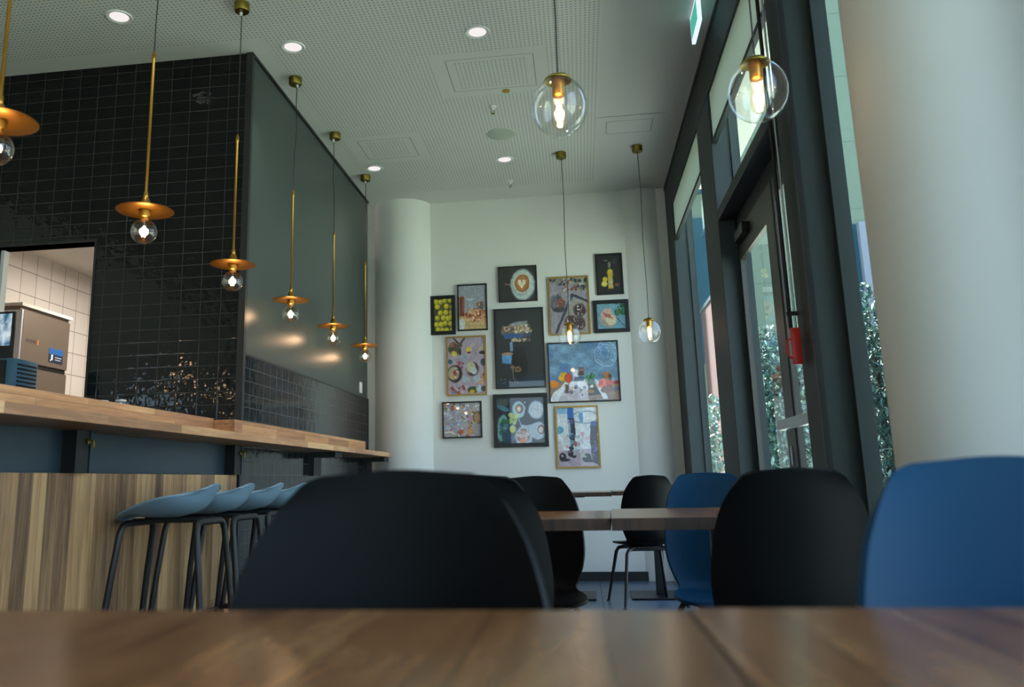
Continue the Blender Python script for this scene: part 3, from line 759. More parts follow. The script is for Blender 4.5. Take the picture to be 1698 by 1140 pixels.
# ------------------------------------------------------------------ tables
def make_table(lab, x0, x1, y0, y1, z=0.74, rz=0.0, piv=None, th=0.036):
    cx, cy = (x0 + x1) / 2, (y0 + y1) / 2
    w, d = (x1 - x0) / 2, (y1 - y0) / 2
    t_ = thing('table', lab, 'table', (cx, cy, 0), rz, 'square walnut cafe tables')
    tt = MB().box(-w, w, -d, d, z - th, z, 0.0015).build('table_top', M['walnut'], t_)
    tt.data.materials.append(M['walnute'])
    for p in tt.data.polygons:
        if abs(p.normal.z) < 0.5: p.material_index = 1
    MB().box(-0.22, 0.22, -0.22, 0.22, 0.002, 0.014, 0.003).build('base_plate', M['black'], t_)
    MB().box(-0.033, 0.033, -0.033, 0.033, 0.014, z - th - 0.006, 0.004).build('column', M['black'], t_)
    MB().box(-0.17, 0.17, -0.17, 0.17, z - th - 0.008, z - th - 0.0005).build('fixing_plate', M['black'], t_)
    return t_
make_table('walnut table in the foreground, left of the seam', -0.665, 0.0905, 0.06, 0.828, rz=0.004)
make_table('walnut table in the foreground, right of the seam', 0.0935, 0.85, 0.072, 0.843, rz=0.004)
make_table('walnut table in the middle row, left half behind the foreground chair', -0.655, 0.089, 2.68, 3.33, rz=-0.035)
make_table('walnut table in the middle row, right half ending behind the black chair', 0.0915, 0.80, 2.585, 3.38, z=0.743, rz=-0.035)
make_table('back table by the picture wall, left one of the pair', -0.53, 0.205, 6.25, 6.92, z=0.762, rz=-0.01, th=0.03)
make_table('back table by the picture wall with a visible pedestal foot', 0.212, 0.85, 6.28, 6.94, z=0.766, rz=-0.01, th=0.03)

# ------------------------------------------------------------------ crank rod with red grip on the window post
cr = thing('blind_crank', 'red crank grip with black and silver rods hanging on the window post', 'crank', (0.853, 3.40, 1.28))
MB().box(-0.016, 0.018, -0.014, 0.014, 0.0, 0.145, 0.004).build('grip', M['red'], cr, True)
MB().tube([(-0.016, 0, 0.105), (-0.030, 0, 0.095), (-0.034, 0, 0.065), (-0.030, 0, 0.035), (-0.016, 0, 0.025)], 0.0045, 8).build('loop_handle', M['red'], cr, True)
MB().tube([(0.007, 0, 0.145), (0.007, 0, 1.9)], 0.0045, 8).build('silver_rod', M['alu'], cr, True)
MB().tube([(-0.012, 0, 0.145), (-0.013, 0, 1.9)], 0.008, 8).build('black_rod', M['blackrub'], cr, True)
MB().box(-0.022, 0.022, -0.008, 0.012, 0.195, 0.212, 0.002).box(-0.022, 0.027, -0.008, 0.012, 1.80, 1.82, 0.002).build('clip', M['blackrub'], cr)

# ------------------------------------------------------------------ pictures
def sm(e0, e1, x):
    t = np.clip((x - e0) / (e1 - e0 + 1e-9), 0, 1); return t * t * (3 - 2 * t)
class Art:
    """paints a small colour grid; u to the right, v downwards, both 0..1"""
    def __init__(s, w, h, bg, seed=1, res=260):
        s.w, s.h = w, h; s.nx = max(20, int(w * res)); s.ny = max(20, int(h * res))
        s.rs = np.random.RandomState(seed)
        s.u, s.v = np.meshgrid((np.arange(s.nx) + .5) / s.nx, (np.arange(s.ny) + .5) / s.ny)
        wu, wv = s.noise(13) - .5, s.noise(13) - .5
        wu2, wv2 = s.noise(34) - .5, s.noise(34) - .5
        s.u, s.v = s.u + wu * .022 + wu2 * .005, s.v + (wv * .022 + wv2 * .005) * w / h
        s.c = np.ones((s.ny, s.nx, 3)) * np.array(bg)
    def noise(s, k):
        g = s.rs.rand(k + 2, k + 2); x = np.clip(s.u, 0, .9999) * k; y = np.clip(s.v, 0, .9999) * k; xi = x.astype(int); yi = y.astype(int); fx = x - xi; fy = y - yi
        fx = fx * fx * (3 - 2 * fx); fy = fy * fy * (3 - 2 * fy)
        return (g[yi, xi] * (1 - fx) + g[yi, xi + 1] * fx) * (1 - fy) + (g[yi + 1, xi] * (1 - fx) + g[yi + 1, xi + 1] * fx) * fy
    def put(s, mask, col): s.c = s.c * (1 - mask[..., None]) + np.array(col) * mask[..., None]; return s
    def ell(s, cu, cv, ru, rv, col, a=0.0, soft=0.12, al=1.0):
        x = (s.u - cu); y = (s.v - cv) * s.h / s.w; rv = rv * s.h / s.w
        ca, sa = math.cos(a), math.sin(a); X = x * ca + y * sa; Y = -x * sa + y * ca
        d = np.sqrt((X / ru) ** 2 + (Y / rv) ** 2)
        return s.put((1 - sm(1 - soft, 1 + soft, d)) * al, col)
    def ring(s, cu, cv, ru, rv, t, col, al=1.0):
        d = np.sqrt(((s.u - cu) / ru) ** 2 + ((s.v - cv) / rv) ** 2)
        return s.put((1 - sm(t * .5, t, abs(d - 1))) * al, col)
    def rect(s, u0_, v0_, u1, v1, col, al=1.0, k=0.012):
        mk = sm(u0_ - k, u0_ + k, s.u) * (1 - sm(u1 - k, u1 + k, s.u)) * sm(v0_ - k, v0_ + k, s.v) * (1 - sm(v1 - k, v1 + k, s.v))
        return s.put(mk * al, col)
    def poly(s, pts, col, al=1.0):
        inside = np.zeros_like(s.u, bool); n = len(pts)
        for i in range(n):
            (x1, y1), (x2, y2) = pts[i], pts[(i + 1) % n]
            if y1 == y2: continue
            cnd = ((y1 > s.v) != (y2 > s.v)) & (s.u < (x2 - x1) * (s.v - y1) / (y2 - y1) + x1); inside ^= cnd
        return s.put(inside * al, col)
    def line(s, a, b_, t, col, al=1.0):
        ax, ay = a; bx, by = b_; dx, dy = bx - ax, (by - ay)
        k = np.clip(((s.u - ax) * dx + (s.v - ay) * dy) / (dx * dx + dy * dy), 0, 1)
        d = np.sqrt((s.u - ax - k * dx) ** 2 + ((s.v - ay - k * dy) * s.h / s.w) ** 2)
        return s.put((1 - sm(t * .7, t * 1.3, d)) * al, col)
    def dots(s, n, u0_, v0_, u1, v1, r, cols, al=1.0):
        for _ in range(n):
            a, b_ = s.rs.rand(2); rr = r * (0.5 + s.rs.rand())
            s.ell(u0_ + a * (u1 - u0_), v0_ + b_ * (v1 - v0_), rr, rr * s.w / s.h * (0.6 + 0.6 * s.rs.rand()), cols[s.rs.randint(len(cols))], s.rs.rand() * 3, 0.2, al)
        return s
    def speck(s, k, amt):
        s.c = np.clip(s.c * (1 + (s.noise(k)[..., None] - .5) * amt), 0, 1); return s

def art_fruit(a):
    a.speck(20, .4)
    k = 0
    for r in range(6):
        for c in range(4):
            cu = 0.12 + c * 0.26 + (r % 2) * 0.09 + a.rs.randn() * .03; cv = 0.06 + r * 0.18 + a.rs.randn() * .02
            if a.rs.rand() < .08: a.ell(cu, cv, .12, .07, (.25, .28, .12)); continue
            q = a.rs.rand() * .15
            a.ell(cu, cv, .145, .085, (.55 + q, .52 + q, .05)); a.ell(cu - .02, cv - .012, .10, .055, (.80 + q * .5, .78, .18)); a.ell(cu + .01, cv + .01, .03, .012, (.55, .42, .1))
def art_jar(a):
    a.speck(5, .06); a.rect(-.1, .62, 1.1, 1.1, (.74, .62, .42)); a.rect(0, .80, 1, 1.1, (.78, .66, .46))
    a.rect(.02, .26, .20, .70, (.45, .20, .14)); a.ell(.10, .27, .10, .03, (.55, .24, .16)); a.ell(.16, .46, .06, .16, (.62, .36, .30), al=.7)
    a.rect(.30, .32, .56, .60, (.52, .57, .62), .9); a.ell(.43, .32, .14, .03, (.70, .74, .78)); a.rect(.33, .38, .53, .56, (.66, .70, .74), .6)
    a.dots(10, .70, .34, .88, .50, .05, [(.58, .42, .26), (.40, .34, .30), (.7, .6, .5)]); a.rect(.70, .48, .92, .60, (.36, .38, .42))
    a.ell(.62, .68, .38, .15, (.60, .32, .18)); a.dots(110, .24, .54, .98, .82, .045, [(.72, .44, .28), (.82, .62, .46), (.56, .28, .16), (.86, .72, .58)])
    a.rect(-.05, .76, .20, 1.1, (.80, .80, .80)); a.line((.2, .9), (.95, .93), .01, (.66, .55, .40))
def art_latte(a):
    a.speck(9, .15)
    a.line((.16, .50), (.45, .56), .045, (.30, .20, .18)); a.line((.17, .49), (.40, .54), .02, (.52, .40, .36))
    a.ell(.64, .53, .33, .46, (.66, .74, .76)); a.ell(.63, .52, .30, .43, (.76, .80, .80)); a.ell(.58, .52, .245, .35, (.60, .68, .68)); a.ell(.61, .49, .235, .31, (.80, .80, .76))
    a.ell(.62, .49, .20, .26, (.50, .30, .14)); a.ell(.62, .49, .175, .23, (.70, .46, .22))
    for du in (-.045, .045): a.ell(.61 + du, .46, .062, .085, (.92, .88, .78))
    a.poly([(.51, .50), (.72, .50), (.61, .66)], (.92, .88, .78)); a.ell(.61, .42, .015, .05, (.72, .48, .24))
def art_pom(a):
    a.speck(14, .12)
    a.dots(90, .35, 0, 1, .24, .035, [(.18, .24, .22), (.44, .24, .22), (.60, .46, .36), (.10, .16, .16), (.50, .56, .48), (.72, .70, .66)])
    a.dots(14, 0, 0, .35, .10, .05, [(.34, .28, .24), (.12, .20, .24), (.5, .5, .5)])
    a.ell(.20, .47, .19, .15, (.24, .22, .24)); a.ell(.10, .42, .09, .12, (.34, .42, .50)); a.line((.04, .46), (.20, .30), .03, (.36, .34, .42)); a.ell(.27, .46, .13, .11, (.46, .30, .28))
    a.dots(30, .18, .38, .36, .54, .022, [(.62, .50, .38), (.36, .16, .18), (.56, .30, .26)]); a.ell(.22, .57, .17, .05, (.20, .20, .18), al=.8)
    a.line((.60, .30), (.08, 1.05), .035, (.20, .22, .28)); a.line((.60, .31), (1.05, .46), .032, (.16, .18, .22)); a.line((.52, .36), (.46, .80), .03, (.56, .64, .70))
    a.poly([(.60, .36), (1, .50), (1, 1), (.22, 1)], (.60, .56, .52))
    for cu, cv in ((.77, .60), (.74, .84), (.52, .80)):
        a.ell(cu, cv, .17, .125, (.30, .24, .26)); a.ell(cu, cv, .135, .095, (.24, .15, .17)); a.dots(26, cu - .11, cv - .08, cu + .11, cv + .08, .016, [(.70, .60, .56), (.16, .08, .10), (.80, .76, .74), (.38, .18, .22)])
def art_bottle(a):
    a.speck(12, .3)
    a.ell(.74, .17, .10, .075, (.18, .20, .22)); a.dots(24, .35, .40, .70, .55, .02, [(.30, .34, .10), (.55, .52, .2)])
    a.ell(.52, .22, .07, .06, (.42, .44, .42)); a.rect(.47, .22, .57, .34, (.50, .50, .46)); a.rect(.42, .42, .64, .90, (.80, .66, .14)); a.ell(.53, .42, .11, .05, (.84, .72, .2))
    a.rect(.50, .62, .58, .84, (.62, .68, .78)); a.ell(.30, .64, .10, .07, (.82, .74, .16)); a.ell(.26, .76, .13, .08, (.84, .76, .28)); a.ell(.26, .76, .09, .055, (.88, .82, .42))
    a.ell(.80, .80, .10, .045, (.52, .32, .22)); a.line((.30, .13), (.44, .14), .012, (.6, .6, .55)); a.rect(.36, .90, .68, .92, (.30, .22, .1))
def art_toast(a):
    a.speck(8, .12)
    a.poly([(.05, .62), (.35, .20), (.72, .60), (.50, .98), (.16, .85)], (.62, .58, .52)); a.ell(.34, .42, .20, .26, (.78, .64, .58), .5); a.ell(.50, .66, .18, .20, (.84, .78, .64), .4)
    for k in range(4): a.line((.22 + k * .07, .34 + k * .03), (.33 + k * .07, .52 + k * .03), .018, (.62, .30, .26))
    a.dots(26, .68, -.02, 1.0, .40, .06, [(.10, .34, .20), (.18, .46, .28), (.08, .26, .16)]); a.line((.68, .55), (.95, .92), .014, (.16, .30, .36)); a.line((.02, .42), (.22, .55), .01, (.2, .36, .42))
def art_muffin(a):
    a.rect(.0, .0, 1, .30, (.14, .155, .16), .6)
    a.poly([(.16, .32), (.78, .26), (.74, .36), (.20, .38)], (.20, .28, .40)); a.ell(.42, .265, .30, .085, (.50, .40, .34), -.15); a.dots(70, .16, .20, .74, .30, .026, [(.76, .66, .50), (.52, .40, .32), (.84, .80, .74), (.36, .30, .28)])
    a.ell(.50, .185, .20, .03, (.60, .62, .64), -.15, al=.8); a.poly([(.15, .30), (.58, .32), (.56, .375), (.20, .38)], (.18, .34, .54))
    a.rect(.28, .40, .74, .53, (.12, .13, .15)); a.rect(.33, .38, .72, .42, (.70, .60, .48)); a.dots(20, .34, .38, .70, .42, .018, [(.80, .70, .56), (.25, .2, .2)]); a.rect(.30, .42, .355, .54, (.46, .60, .72))
    a.ell(.50, .70, .16, .22, (.05, .05, .055)); a.rect(.13, .585, .32, .70, (.34, .56, .76)); a.ell(.24, .575, .12, .022, (.66, .52, .44))
    a.ell(.45, .775, .07, .035, (.52, .40, .22)); a.ell(.45, .775, .035, .016, (.2, .14, .1)); a.line((.34, .72), (.35, .90), .012, (.44, .40, .40)); a.ell(.34, .745, .045, .02, (.5, .38, .38))
    a.poly([(.0, .92), (1, .84), (1, 1), (0, 1)], (.12, .20, .30), .6); a.dots(16, .08, .88, .5, .95, .015, [(.3, .26, .24), (.5, .45, .4)])
def art_spread(a):
    a.speck(10, .10)
    a.line((.16, 0), (.36, .14), .03, (.30, .20, .18)); a.line((.46, .0), (.34, .12), .03, (.32, .20, .18))
    a.ell(.18, .20, .17, .10, (.30, .28, .24)); a.ell(.14, .12, .09, .05, (.62, .36, .30)); a.dots(16, .05, .08, .32, .28, .03, [(.16, .26, .12), (.30, .34, .16), (.44, .2, .18)]); a.ell(.17, .28, .08, .045, (.82, .72, .24))
    a.ell(.56, .215, .065, .045, (.84, .74, .26)); a.ell(.57, .27, .055, .02, (.42, .22, .26))
    a.ell(.32, .25, .045, .06, (.16, .2, .1))
    a.dots(14, .25, .42, .42, .54, .03, [(.62, .32, .36), (.46, .28, .40), (.72, .5, .5)]); a.ell(.05, .42, .07, .045, (.14, .38, .42)); a.ell(.42, .36, .08, .06, (.56, .62, .68))
    a.ell(.18, .64, .20, .155, (.16, .13, .14)); a.ell(.15, .63, .15, .12, (.66, .62, .52)); a.ell(.19, .62, .065, .05, (.66, .26, .22)); a.ell(.13, .71, .045, .026, (.84, .62, .2)); a.dots(10, .08, .54, .28, .74, .022, [(.8, .78, .7), (.4, .2, .2)])
    a.ell(.66, .56, .165, .13, (.28, .20, .22)); a.ell(.62, .53, .12, .105, (.72, .70, .58)); a.ell(.70, .60, .08, .06, (.72, .76, .76))
    for cu, cv in ((.47, .74), (.78, .74), (.96, .20)): a.ell(cu, cv, .10, .06, (.62, .70, .74))
    a.ell(.93, .20, .09, .06, (.70, .62, .54)); a.ell(.94, .28, .09, .03, (.12, .12, .12)); a.ell(.96, .45, .08, .07, (.2, .26, .34)); a.dots(12, .86, .66, .98, .82, .035, [(.86, .52, .2), (.8, .62, .42), (.5, .3, .2)])
    a.dots(30, .06, .88, .42, .98, .04, [(.52, .26, .26), (.68, .48, .52), (.5, .52, .66), (.74, .66, .70)]); a.ell(.66, .93, .15, .06, (.24, .30, .16)); a.ell(.64, .96, .07, .03, (.80, .64, .16)); a.ell(.82, .92, .08, .06, (.70, .76, .78)); a.ell(.95, .92, .07, .05, (.25, .28, .36))
def art_table(a):
    a.c = a.c * (1 + (a.noise(9)[..., None] - .5) * .28); n = a.noise(5); a.put(sm(.6, .9, n) * .4, (.16, .36, .62)); a.c = np.clip(a.c, 0, 1)
    a.poly([(0, .68), (1, .66), (1, 1), (0, 1)], (.56, .46, .40))
    a.poly([(.22, .68), (.0, .92), (.0, 1), (.12, 1), (.28, .70)], (.86, .88, .90)); a.poly([(.29, .66), (.54, .65), (.56, 1), (.10, 1)], (.74, .72, .76)); a.poly([(.30, .66), (.52, .65), (.53, .80), (.27, .82)], (.90, .91, .93))
    a.ell(.20, .58, .07, .09, (.84, .66, .14)); a.ell(.27, .60, .06, .09, (.78, .30, .18)); a.ell(.06, .70, .07, .06, (.88, .52, .12)); a.rect(.21, .72, .27, .86, (.40, .34, .32))
    a.rect(.35, .46, .42, .62, (.84, .84, .88)); a.rect(.43, .42, .50, .56, (.36, .22, .18)); a.rect(.36, .58, .50, .66, (.30, .38, .46)); a.ell(.465, .46, .035, .03, (.55, .40, .34))
    a.poly([(.55, .70), (.64, .70), (.74, .90), (.56, .92)], (.16, .18, .22)); a.dots(16, .54, .57, .65, .66, .025, [(.20, .46, .24), (.34, .58, .34), (.14, .30, .2)]); a.rect(.57, .66, .64, .72, (.26, .46, .44)); a.ell(.60, .76, .03, .025, (.84, .80, .66)); a.ell(.59, .85, .05, .03, (.66, .40, .16))
    a.poly([(.66, .64), (.70, .64), (.84, .98), (.76, .98)], (.84, .86, .90)); a.rect(.79, .52, .88, .70, (.66, .42, .22)); a.rect(.85, .56, .90, .70, (.30, .24, .2)); a.dots(18, .73, .68, .90, .76, .03, [(.80, .28, .26), (.86, .46, .36), (.6, .18, .2)]); a.ell(.82, .82, .08, .06, (.52, .38, .34))
    a.ell(.96, .70, .05, .03, (.6, .14, .18)); a.ell(.95, .82, .06, .035, (.42, .40, .46)); a.dots(20, .28, .76, .50, .92, .02, [(.58, .56, .66), (.86, .80, .7), (.44, .42, .52)])
    for r_, al in ((1.0, .55), (.80, .28), (.58, .2)): a.ring(.835, .215, .155 * r_, .215 * r_, .05 / r_, (.80, .88, .95), al)
    a.dots(26, .72, .04, .95, .40, .012, [(.78, .86, .94)], .35)
def art_small(a):
    a.speck(12, .2)
    a.dots(60, 0, 0, .65, .75, .05, [(.58, .64, .72), (.66, .70, .78), (.52, .54, .66), (.72, .72, .76)], .7)
    a.dots(130, 0, 0, 1, 1, .028, [(.66, .36, .22), (.42, .30, .26), (.80, .62, .36), (.70, .52, .52), (.40, .46, .26), (.82, .82, .82), (.56, .58, .70), (.74, .60, .34)])
    a.ell(.24, .14, .06, .08, (.62, .32, .22)); a.ell(.92, .45, .10, .16, (.62, .50, .32)); a.ring(.92, .45, .11, .17, .12, (.28, .22, .18)); a.ell(.72, .45, .05, .14, (.66, .52, .58)); a.ell(.46, .86, .06, .08, (.74, .34, .16)); a.ell(.72, .85, .06, .1, (.80, .56, .26)); a.rect(.02, .84, .24, .89, (.86, .84, .84))
    a.dots(10, .84, .62, 1, .95, .06, [(.60, .56, .56)])
def art_coffee(a):
    a.speck(6, .3)
    a.poly([(0, 0), (.32, 0), (.22, .16), (0, .22)], (.24, .27, .28)); a.ell(.12, .22, .16, .05, (.20, .44, .50), .4); a.ell(.10, .66, .11, .30, (.40, .58, .58), .1); a.ell(.16, .56, .10, .08, (.12, .42, .26)); a.dots(40, .08, .46, .36, .98, .05, [(.10, .34, .22), (.16, .30, .44), (.12, .22, .34), (.28, .48, .54)], .8)
    a.ell(.465, .27, .145, .185, (.52, .68, .74)); a.ell(.47, .27, .12, .155, (.62, .74, .78)); a.ell(.48, .245, .078, .10, (.34, .18, .12)); a.ell(.47, .25, .055, .075, (.72, .56, .40)); a.ell(.47, .25, .025, .045, (.86, .82, .76))
    a.dots(16, .27, .36, .42, .56, .035, [(.60, .66, .34), (.72, .76, .44), (.40, .46, .18)]); a.ell(.32, .68, .07, .085, (.74, .76, .50)); a.ell(.32, .73, .05, .04, (.80, .74, .36))
    a.poly([(.50, .61), (.76, .60), (.72, 1), (.55, 1)], (.62, .68, .76)); a.ell(.54, .86, .165, .22, (.66, .68, .74)); a.ell(.54, .84, .13, .16, (.52, .34, .28)); a.dots(24, .44, .74, .64, .94, .03, [(.70, .60, .58), (.6, .36, .26), (.74, .68, .7)]); a.ell(.53, .95, .07, .04, (.80, .50, .26))
    a.ell(.84, .28, .17, .21, (.56, .64, .72)); a.ell(.84, .28, .145, .18, (.70, .74, .78)); a.ell(.86, .74, .17, .20, (.64, .70, .76)); a.ell(.93, .72, .08, .10, (.46, .16, .16)); a.ell(.92, .72, .05, .07, (.76, .74, .72)); a.line((.44, .45), (.50, .60), .012, (.52, .58, .7)); a.ell(.61, .105, .018, .022, (.7, .6, .62))
def art_street(a):
    a.speck(10, .1); a.poly([(0, .74), (1, .70), (1, 1), (0, 1)], (.66, .60, .66)); a.dots(26, 0, .44, 1, .74, .05, [(.74, .60, .68), (.56, .62, .68), (.80, .78, .80), (.68, .46, .50)], .7)
    a.ring(.70, .17, .34, .10, .12, (.50, .58, .62)); a.rect(.56, .09, .65, .27, (.22, .48, .68)); a.rect(.0, .0, .24, .10, (.50, .68, .80)); a.ell(.06, .38, .10, .06, (.36, .60, .72))
    a.rect(.26, -.02, .42, .20, (.16, .40, .70)); a.poly([(.28, .18), (.42, .18), (.45, .45), (.42, .60), (.36, .60)], (.12, .16, .22)); a.poly([(.27, .20), (.32, .20), (.34, .55), (.28, .50)], (.52, .64, .72)); a.dots(16, .28, .44, .40, .70, .035, [(.20, .30, .40), (.44, .56, .64), (.10, .12, .18)]); a.ell(.36, .24, .05, .04, (.36, .30, .50))
    a.poly([(.82, .30), (.92, .24), (1, .28), (1, 1), (.84, .92), (.80, .6)], (.10, .11, .18)); a.ell(.92, .28, .09, .045, (.14, .26, .56)); a.ell(.90, .70, .09, .06, (.34, .38, .66)); a.dots(14, .82, .56, .98, .94, .04, [(.20, .20, .32), (.08, .08, .12), (.3, .34, .5)])
    for cu, cv, s_ in ((.10, .84, .09), (.30, .78, .07), (.68, .86, .09)):
        a.ell(cu, cv, s_, s_ * .8, (.10, .08, .11)); a.ell(cu - .01, cv - .02, s_ * .35, s_ * .22, (.62, .54, .60)); a.ell(cu + .08, cv + .05, s_ * 1.1, s_ * .3, (.07, .06, .08))
    a.ell(.76, .84, .05, .05, (.08, .08, .10)); a.ell(.60, .82, .06, .035, (.62, .66, .62)); a.ell(.44, .62, .04, .05, (.68, .34, .32))

def print_mat(name, rough=0.55, coat=0.7):
    t = NT(name); at = t.n('ShaderNodeVertexColor', _layer_name='print')
    b = t.bsdf(Base__Color=at.outputs[0], Roughness=rough)
    b.inputs['Coat Weight'].default_value = coat; b.inputs['Coat Roughness'].default_value = 0.02
    return t.m
M['print'] = print_mat('photo_print_behind_glass', 0.6, 0.8)

def picture(cx, cz, w, h, border, fmat, depth, fn, bg, lab, seed, tilt=0.0, passe=None):
    t_ = thing('framed_picture', lab, 'picture', (cx, YB, cz), group='framed food pictures on the back wall')
    a, b_ = w / 2, h / 2; k = border; fr = MB(); y0 = -depth
    bm_ = bmesh.new()
    def q(sx0, sx1, sz0, sz1): fr.box(sx0, sx1, y0, -0.001, sz0, sz1)
    q(-a, -a + k, -b_, b_); q(a - k, a, -b_, b_); q(-a + k, a - k, b_ - k, b_); q(-a + k, a - k, -b_, -b_ + k)
    bm_.free(); fr.build('frame', fmat, t_)
    iw, ih = w - 2 * k, h - 2 * k
    A = Art(iw, ih, bg, seed); fn(A); A.speck(26, .15); A.speck(55, .14)
    cl = np.clip(A.c, 0, 1); cl = np.where(cl <= .04045, cl / 12.92, ((cl + .055) / 1.055) ** 2.4)
    nx, ny = A.nx, A.ny
    yy = y0 + 0.008 if depth > 0.012 else y0 + 0.004
    xs = np.linspace(-iw / 2, iw / 2, nx + 1); zs = np.linspace(ih / 2, -ih / 2, ny + 1)
    X, Z = np.meshgrid(xs, zs); vs = np.stack([X, np.full_like(X, yy), Z], -1).reshape(-1, 3)
    idx = np.arange((nx + 1) * (ny + 1)).reshape(ny + 1, nx + 1)
    fs = np.stack([idx[:-1, :-1], idx[1:, :-1], idx[1:, 1:], idx[:-1, 1:]], -1).reshape(-1, 4)
    me = bpy.data.meshes.new('photo_print'); me.from_pydata(vs.tolist(), [], fs.tolist()); me.materials.append(M['print'])
    ca = me.color_attributes.new('print', 'FLOAT_COLOR', 'CORNER')
    flat = np.repeat(np.concatenate([cl.reshape(-1, 3), np.ones((nx * ny, 1))], 1), 4, axis=0)
    ca.data.foreach_set('color', flat.astype(np.float32).ravel())
    o = bpy.data.objects.new('photo_print', me); COL.objects.link(o); o.parent = t_
    return t_
def rectpic(x0, x1, z0, z1, *a, **k): return picture((x0 + x1) / 2, (z0 + z1) / 2, x1 - x0, z1 - z0, *a, **k)
rectpic(-1.335, -1.100, 2.199, 2.572, 0.034, M['fblack'], 0.022, art_fruit, (.30, .30, .10), 'small black-framed picture of yellow fruit, leftmost on the wall', 3)
rectpic(-1.078, -0.800, 2.226, 2.667, 0.013, M['fblack'], 0.025, art_jar, (.60, .62, .66), 'thin black-framed picture of nuts spilling before a jar', 4)
rectpic(-0.690, -0.330, 2.478, 2.817, 0.010, M['fblack'], 0.025, art_latte, (.15, .15, .14), 'black-framed picture of a latte with a foam heart', 5)
rectpic(-0.231, 0.140, 2.147, 2.692, 0.015, M['gold'], 0.020, art_pom, (.58, .55, .60), 'gold-framed picture of dark berry tarts behind the far globe lamp', 6)
rectpic(0.211, 0.455, 2.502, 2.888, 0.018, M['fblack'], 0.022, art_bottle, (.075, .08, .08), 'black-framed picture of a yellow bottle, highest on the wall', 7)
rectpic(0.168, 0.488, 2.151, 2.451, 0.035, M['fblack'], 0.022, art_toast, (.42, .60, .68), 'wide black-framed picture of toast on pale blue', 8)
rectpic(-0.742, -0.286, 1.675, 2.415, 0.012, M['fblack'], 0.025, art_muffin, (.13, .15, .16), 'tall dark picture of a muffin, in the centre of the wall', 9)
rectpic(-1.193, -0.822, 1.627, 2.178, 0.015, M['gold'], 0.020, art_spread, (.66, .60, .66), 'gold-framed picture of a breakfast spread with eggs', 10)
rectpic(-0.262, 0.372, 1.531, 2.078, 0.012, M['fblack'], 0.025, art_table, (.44, .58, .70), 'large wide picture of a laid table against a blue wall', 11)
rectpic(-1.240, -0.876, 1.242, 1.573, 0.014, M['fblack'], 0.025, art_small, (.62, .60, .64), 'small black-framed picture of colourful snacks, lowest on the left', 12)
rectpic(-0.772, -0.282, 1.148, 1.626, 0.036, M['fblack'], 0.028, art_coffee, (.08, .10, .16), 'square black-framed picture of coffee cups and green leaves', 13)
rectpic(-0.217, 0.165, 0.952, 1.500, 0.015, M['gold'], 0.020, art_street, (.80, .82, .84), 'pale gold-framed picture of shoes and blue poles, lowest on the right', 14)

# ------------------------------------------------------------------ kitchen things seen through the opening
fr = thing('kitchen_cabinet', 'tall brownish steel cabinet in the kitchen behind the serving opening', 'cabinet', (-4.595, 6.28, 0))
MB().box(0.0, 0.24, -0.34, 0.30, 0, 2.30).build('body', M['steel'], fr)
MB().box(0.24, 0.262, -0.32, 0.29, 1.86, 2.27).box(0.24, 0.262, -0.32, 0.29, 0.1, 1.82).build('door', M['steel'], fr)
MB().box(0.24, 0.25, -0.36, 0.28, 1.822, 1.858).build('gap', M['black'], fr)
MB().box(0.02, 0.262, -0.345, -0.325, 0.1, 2.27).build('edge_strip', M['alu'], fr)
MB().box(0.0, 0.27, -0.36, 0.31, 2.30, 2.325).build('top_strip', M['kwall'], fr)
stk = MB().box(0.2625, 0.264, 0.03, 0.22, 1.90, 2.02).build('blue_sticker', plain('blue_label', (0.10, 0.34, 0.58), 0.5), fr)
MB().box(0.264, 0.2645, 0.03, 0.22, 1.90, 1.97).build('navy_band', plain('navy_label', (0.07, 0.13, 0.24), 0.5), stk)
MB().lathe([(0, 0), (0.012, 0), (0.012, 0.001), (0, 0.001)], (0.2645, 0.072, 1.957), 12, Matrix.Rotation(PI / 2, 4, 'Y')).box(0.2646, 0.2655, 0.060, 0.082, 1.92, 1.946).box(0.2646, 0.2655, 0.048, 0.058, 1.910, 1.922).box(0.2646, 0.265, 0.115, 0.20, 1.945, 1.950).box(0.2646, 0.265, 0.115, 0.19, 1.925, 1.930).build('pictogram', M['white'], stk)
lg = MB()
for k in range(4):
    y = -0.27 + k * 0.033
    lg.box(0.2622, 0.2632, y, y + 0.006, 2.02, 2.05).box(0.2622, 0.2632, y + 0.018, y + 0.024, 2.02, 2.05).box(0.2622, 0.2632, y + 0.006, y + 0.018, 2.032, 2.038)
lg.build('lettering', plain('grey_print', (0.22, 0.20, 0.22), 0.6), fr)
MB().box(0.2622, 0.2632, -0.13, -0.115, 2.015, 2.06).build('orange_mark', plain('orange_print', (0.80, 0.42, 0.12), 0.6), fr)

cm = thing('coffee_grinder', 'blue-grey louvred machine standing behind the bar at the left edge', 'machine', (-3.03, 4.24, 0.90))
MB().box(-0.26, -0.045, -0.135, -0.12, 0, 0.66, 0.004).build('black_front', M['black'], cm, True)
MB().box(-0.26, 0.0, -0.12, 0.09, 0, 0.672, 0.012).build('side_case', plain('blue_grey_case', (0.24, 0.38, 0.48), 0.4), cm, True)
lv = MB()
for k in range(9): lv.box(-0.004, 0.005, -0.09, 0.07, 0.45 + k * 0.023, 0.459 + k * 0.023)
lv.build('louvres', M['black'], cm)
sc = thing('order_screen', 'small bright display screen above the machine at the left edge', 'screen', (-3.20, 4.20, 1.575))
MB().box(-0.16, 0.085, 0.0, 0.025, 0.0, 0.275, 0.004).build('casing', M['black'], sc, True)
ts = NT('screen_picture'); tc_ = ts.n('ShaderNodeTexCoord').outputs['Object']
nz_ = ts.n('ShaderNodeTexNoise', Vector=tc_, Scale=18.0, Detail=3.0).outputs[0]
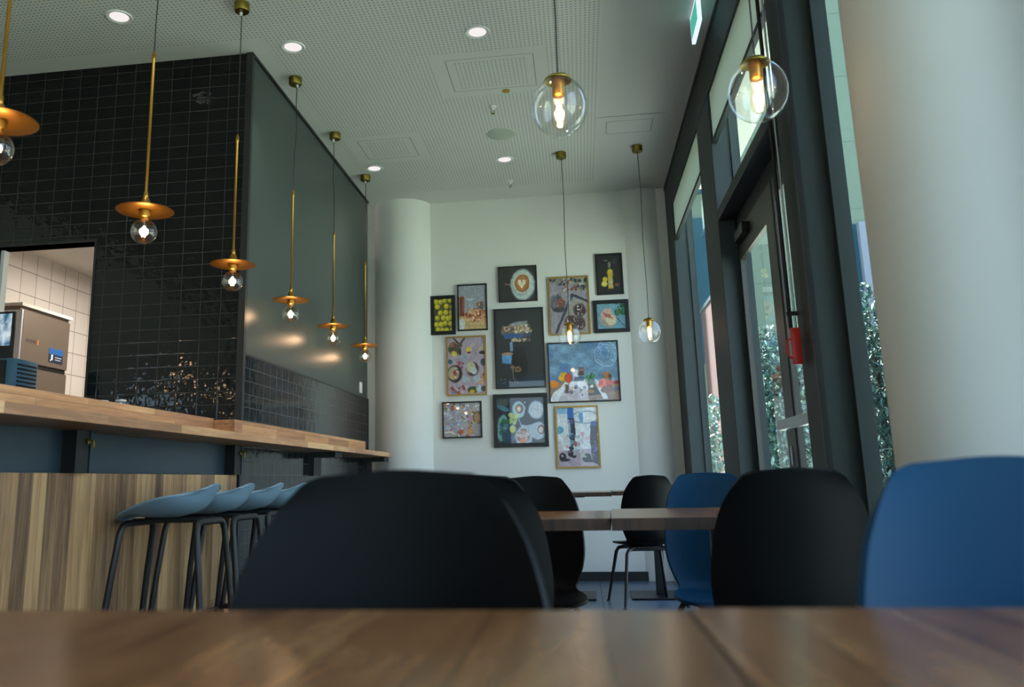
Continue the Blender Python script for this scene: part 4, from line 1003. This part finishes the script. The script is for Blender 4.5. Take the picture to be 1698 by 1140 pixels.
rp_ = ts.n('ShaderNodeValToRGB', i0=nz_); rp_.color_ramp.elements[0].position = .38; rp_.color_ramp.elements[0].color = (.03, .09, .16, 1); rp_.color_ramp.elements[1].position = .62; rp_.color_ramp.elements[1].color = (.40, .48, .52, 1)
em_ = ts.n('ShaderNodeEmission', Color=rp_.outputs[0], Strength=1.0); ts.t.links.new(em_.outputs[0], ts.out.inputs[0])
MB().box(-0.15, 0.075, -0.002, 0.0, 0.08, 0.262).build('display', ts.m, sc)
MB().box(-0.155, -0.135, 0.005, 0.02, -0.675, 0.0).build('stand', M['black'], sc)
tg = thing('counter_shelf', 'dark back counter behind the bar top', 'counter', (-3.0, 4.25, 0))
MB().box(-0.9, 0.36, -0.24, 0.275, 0.0, 0.90).build('body', M['black'], tg)

kt = thing('kitchen_worktop', 'steel kitchen worktop beyond the serving opening', 'worktop', (-3.2, 5.05, 0))
MB().box(-0.6, 0.9, -0.38, 0.35, 1.28, 1.32).build('top', M['steel'], kt)
for x in (-0.55, 0.82): MB().box(x, x + 0.04, -0.34, 0.31, 0, 1.28).build('leg_frame', M['steel'], kt)
kn = thing('ladle', 'pale handled utensil with a blue end standing in the kitchen opening', 'utensil', (-3.075, 5.0, 1.32))
MB().tube([(0, 0, 0), (0, 0, 0.22)], 0.010, 8).build('handle', M['kwall'], kn, True)
MB().tube([(0, 0, 0.22), (0.004, 0, 0.30)], 0.012, 8).build('tip', plain('navy_plastic', (0.10, 0.14, 0.30), 0.4), kn, True)
bt = thing('squeeze_bottle', 'pale squeeze bottle with an orange cap in the kitchen opening', 'bottle', (-2.985, 4.98, 1.32))
MB().lathe([(0, 0), (0.03, 0), (0.03, 0.12), (0.022, 0.14), (0, 0.14)], n=20).build('body', M['kwall'], bt, True)
MB().lathe([(0.026, 0.14), (0.022, 0.18), (0.010, 0.25), (0, 0.25)], n=20).build('cap', plain('orange_plastic', (0.85, 0.33, 0.12), 0.4), bt, True)
kl = thing('kitchen_lamp', 'small square lamp panel on the kitchen ceiling', 'lamp', (-3.75, 7.1, 2.86))
MB().box(-0.12, 0.12, -0.06, 0.06, -0.012, 0.0).build('panel', emit('kitchen_panel_light', (1, .93, .84), 1.6), kl)
al = bpy.data.lights.new('kitchen_light', 'AREA'); al.energy = 40; al.size = 0.8; al.color = (1.0, 0.92, 0.82)
alo = bpy.data.objects.new('kitchen_light', al); COL.objects.link(alo); alo.location = (-3.3, 6.6, 2.80)
for i, (x, lab) in enumerate(((-2.555, 'small upturned glass just above the bar ledge, left one'), (-2.45, 'small upturned glass just above the bar ledge, right one'))):
    g = thing('drinking_glass', lab, 'glass', (x, 4.22, 1.1165), group='glasses behind the bar ledge')
    MB().lathe([(0.036, 0), (0.030, 0.215), (0.0, 0.22)], n=24).build('bowl', M['globe'], g, True)
    MB().lathe([(0, 0.214), (0.028, 0.213), (0.028, 0.205), (0, 0.205)], n=24).build('foot', M['white'], g, True)
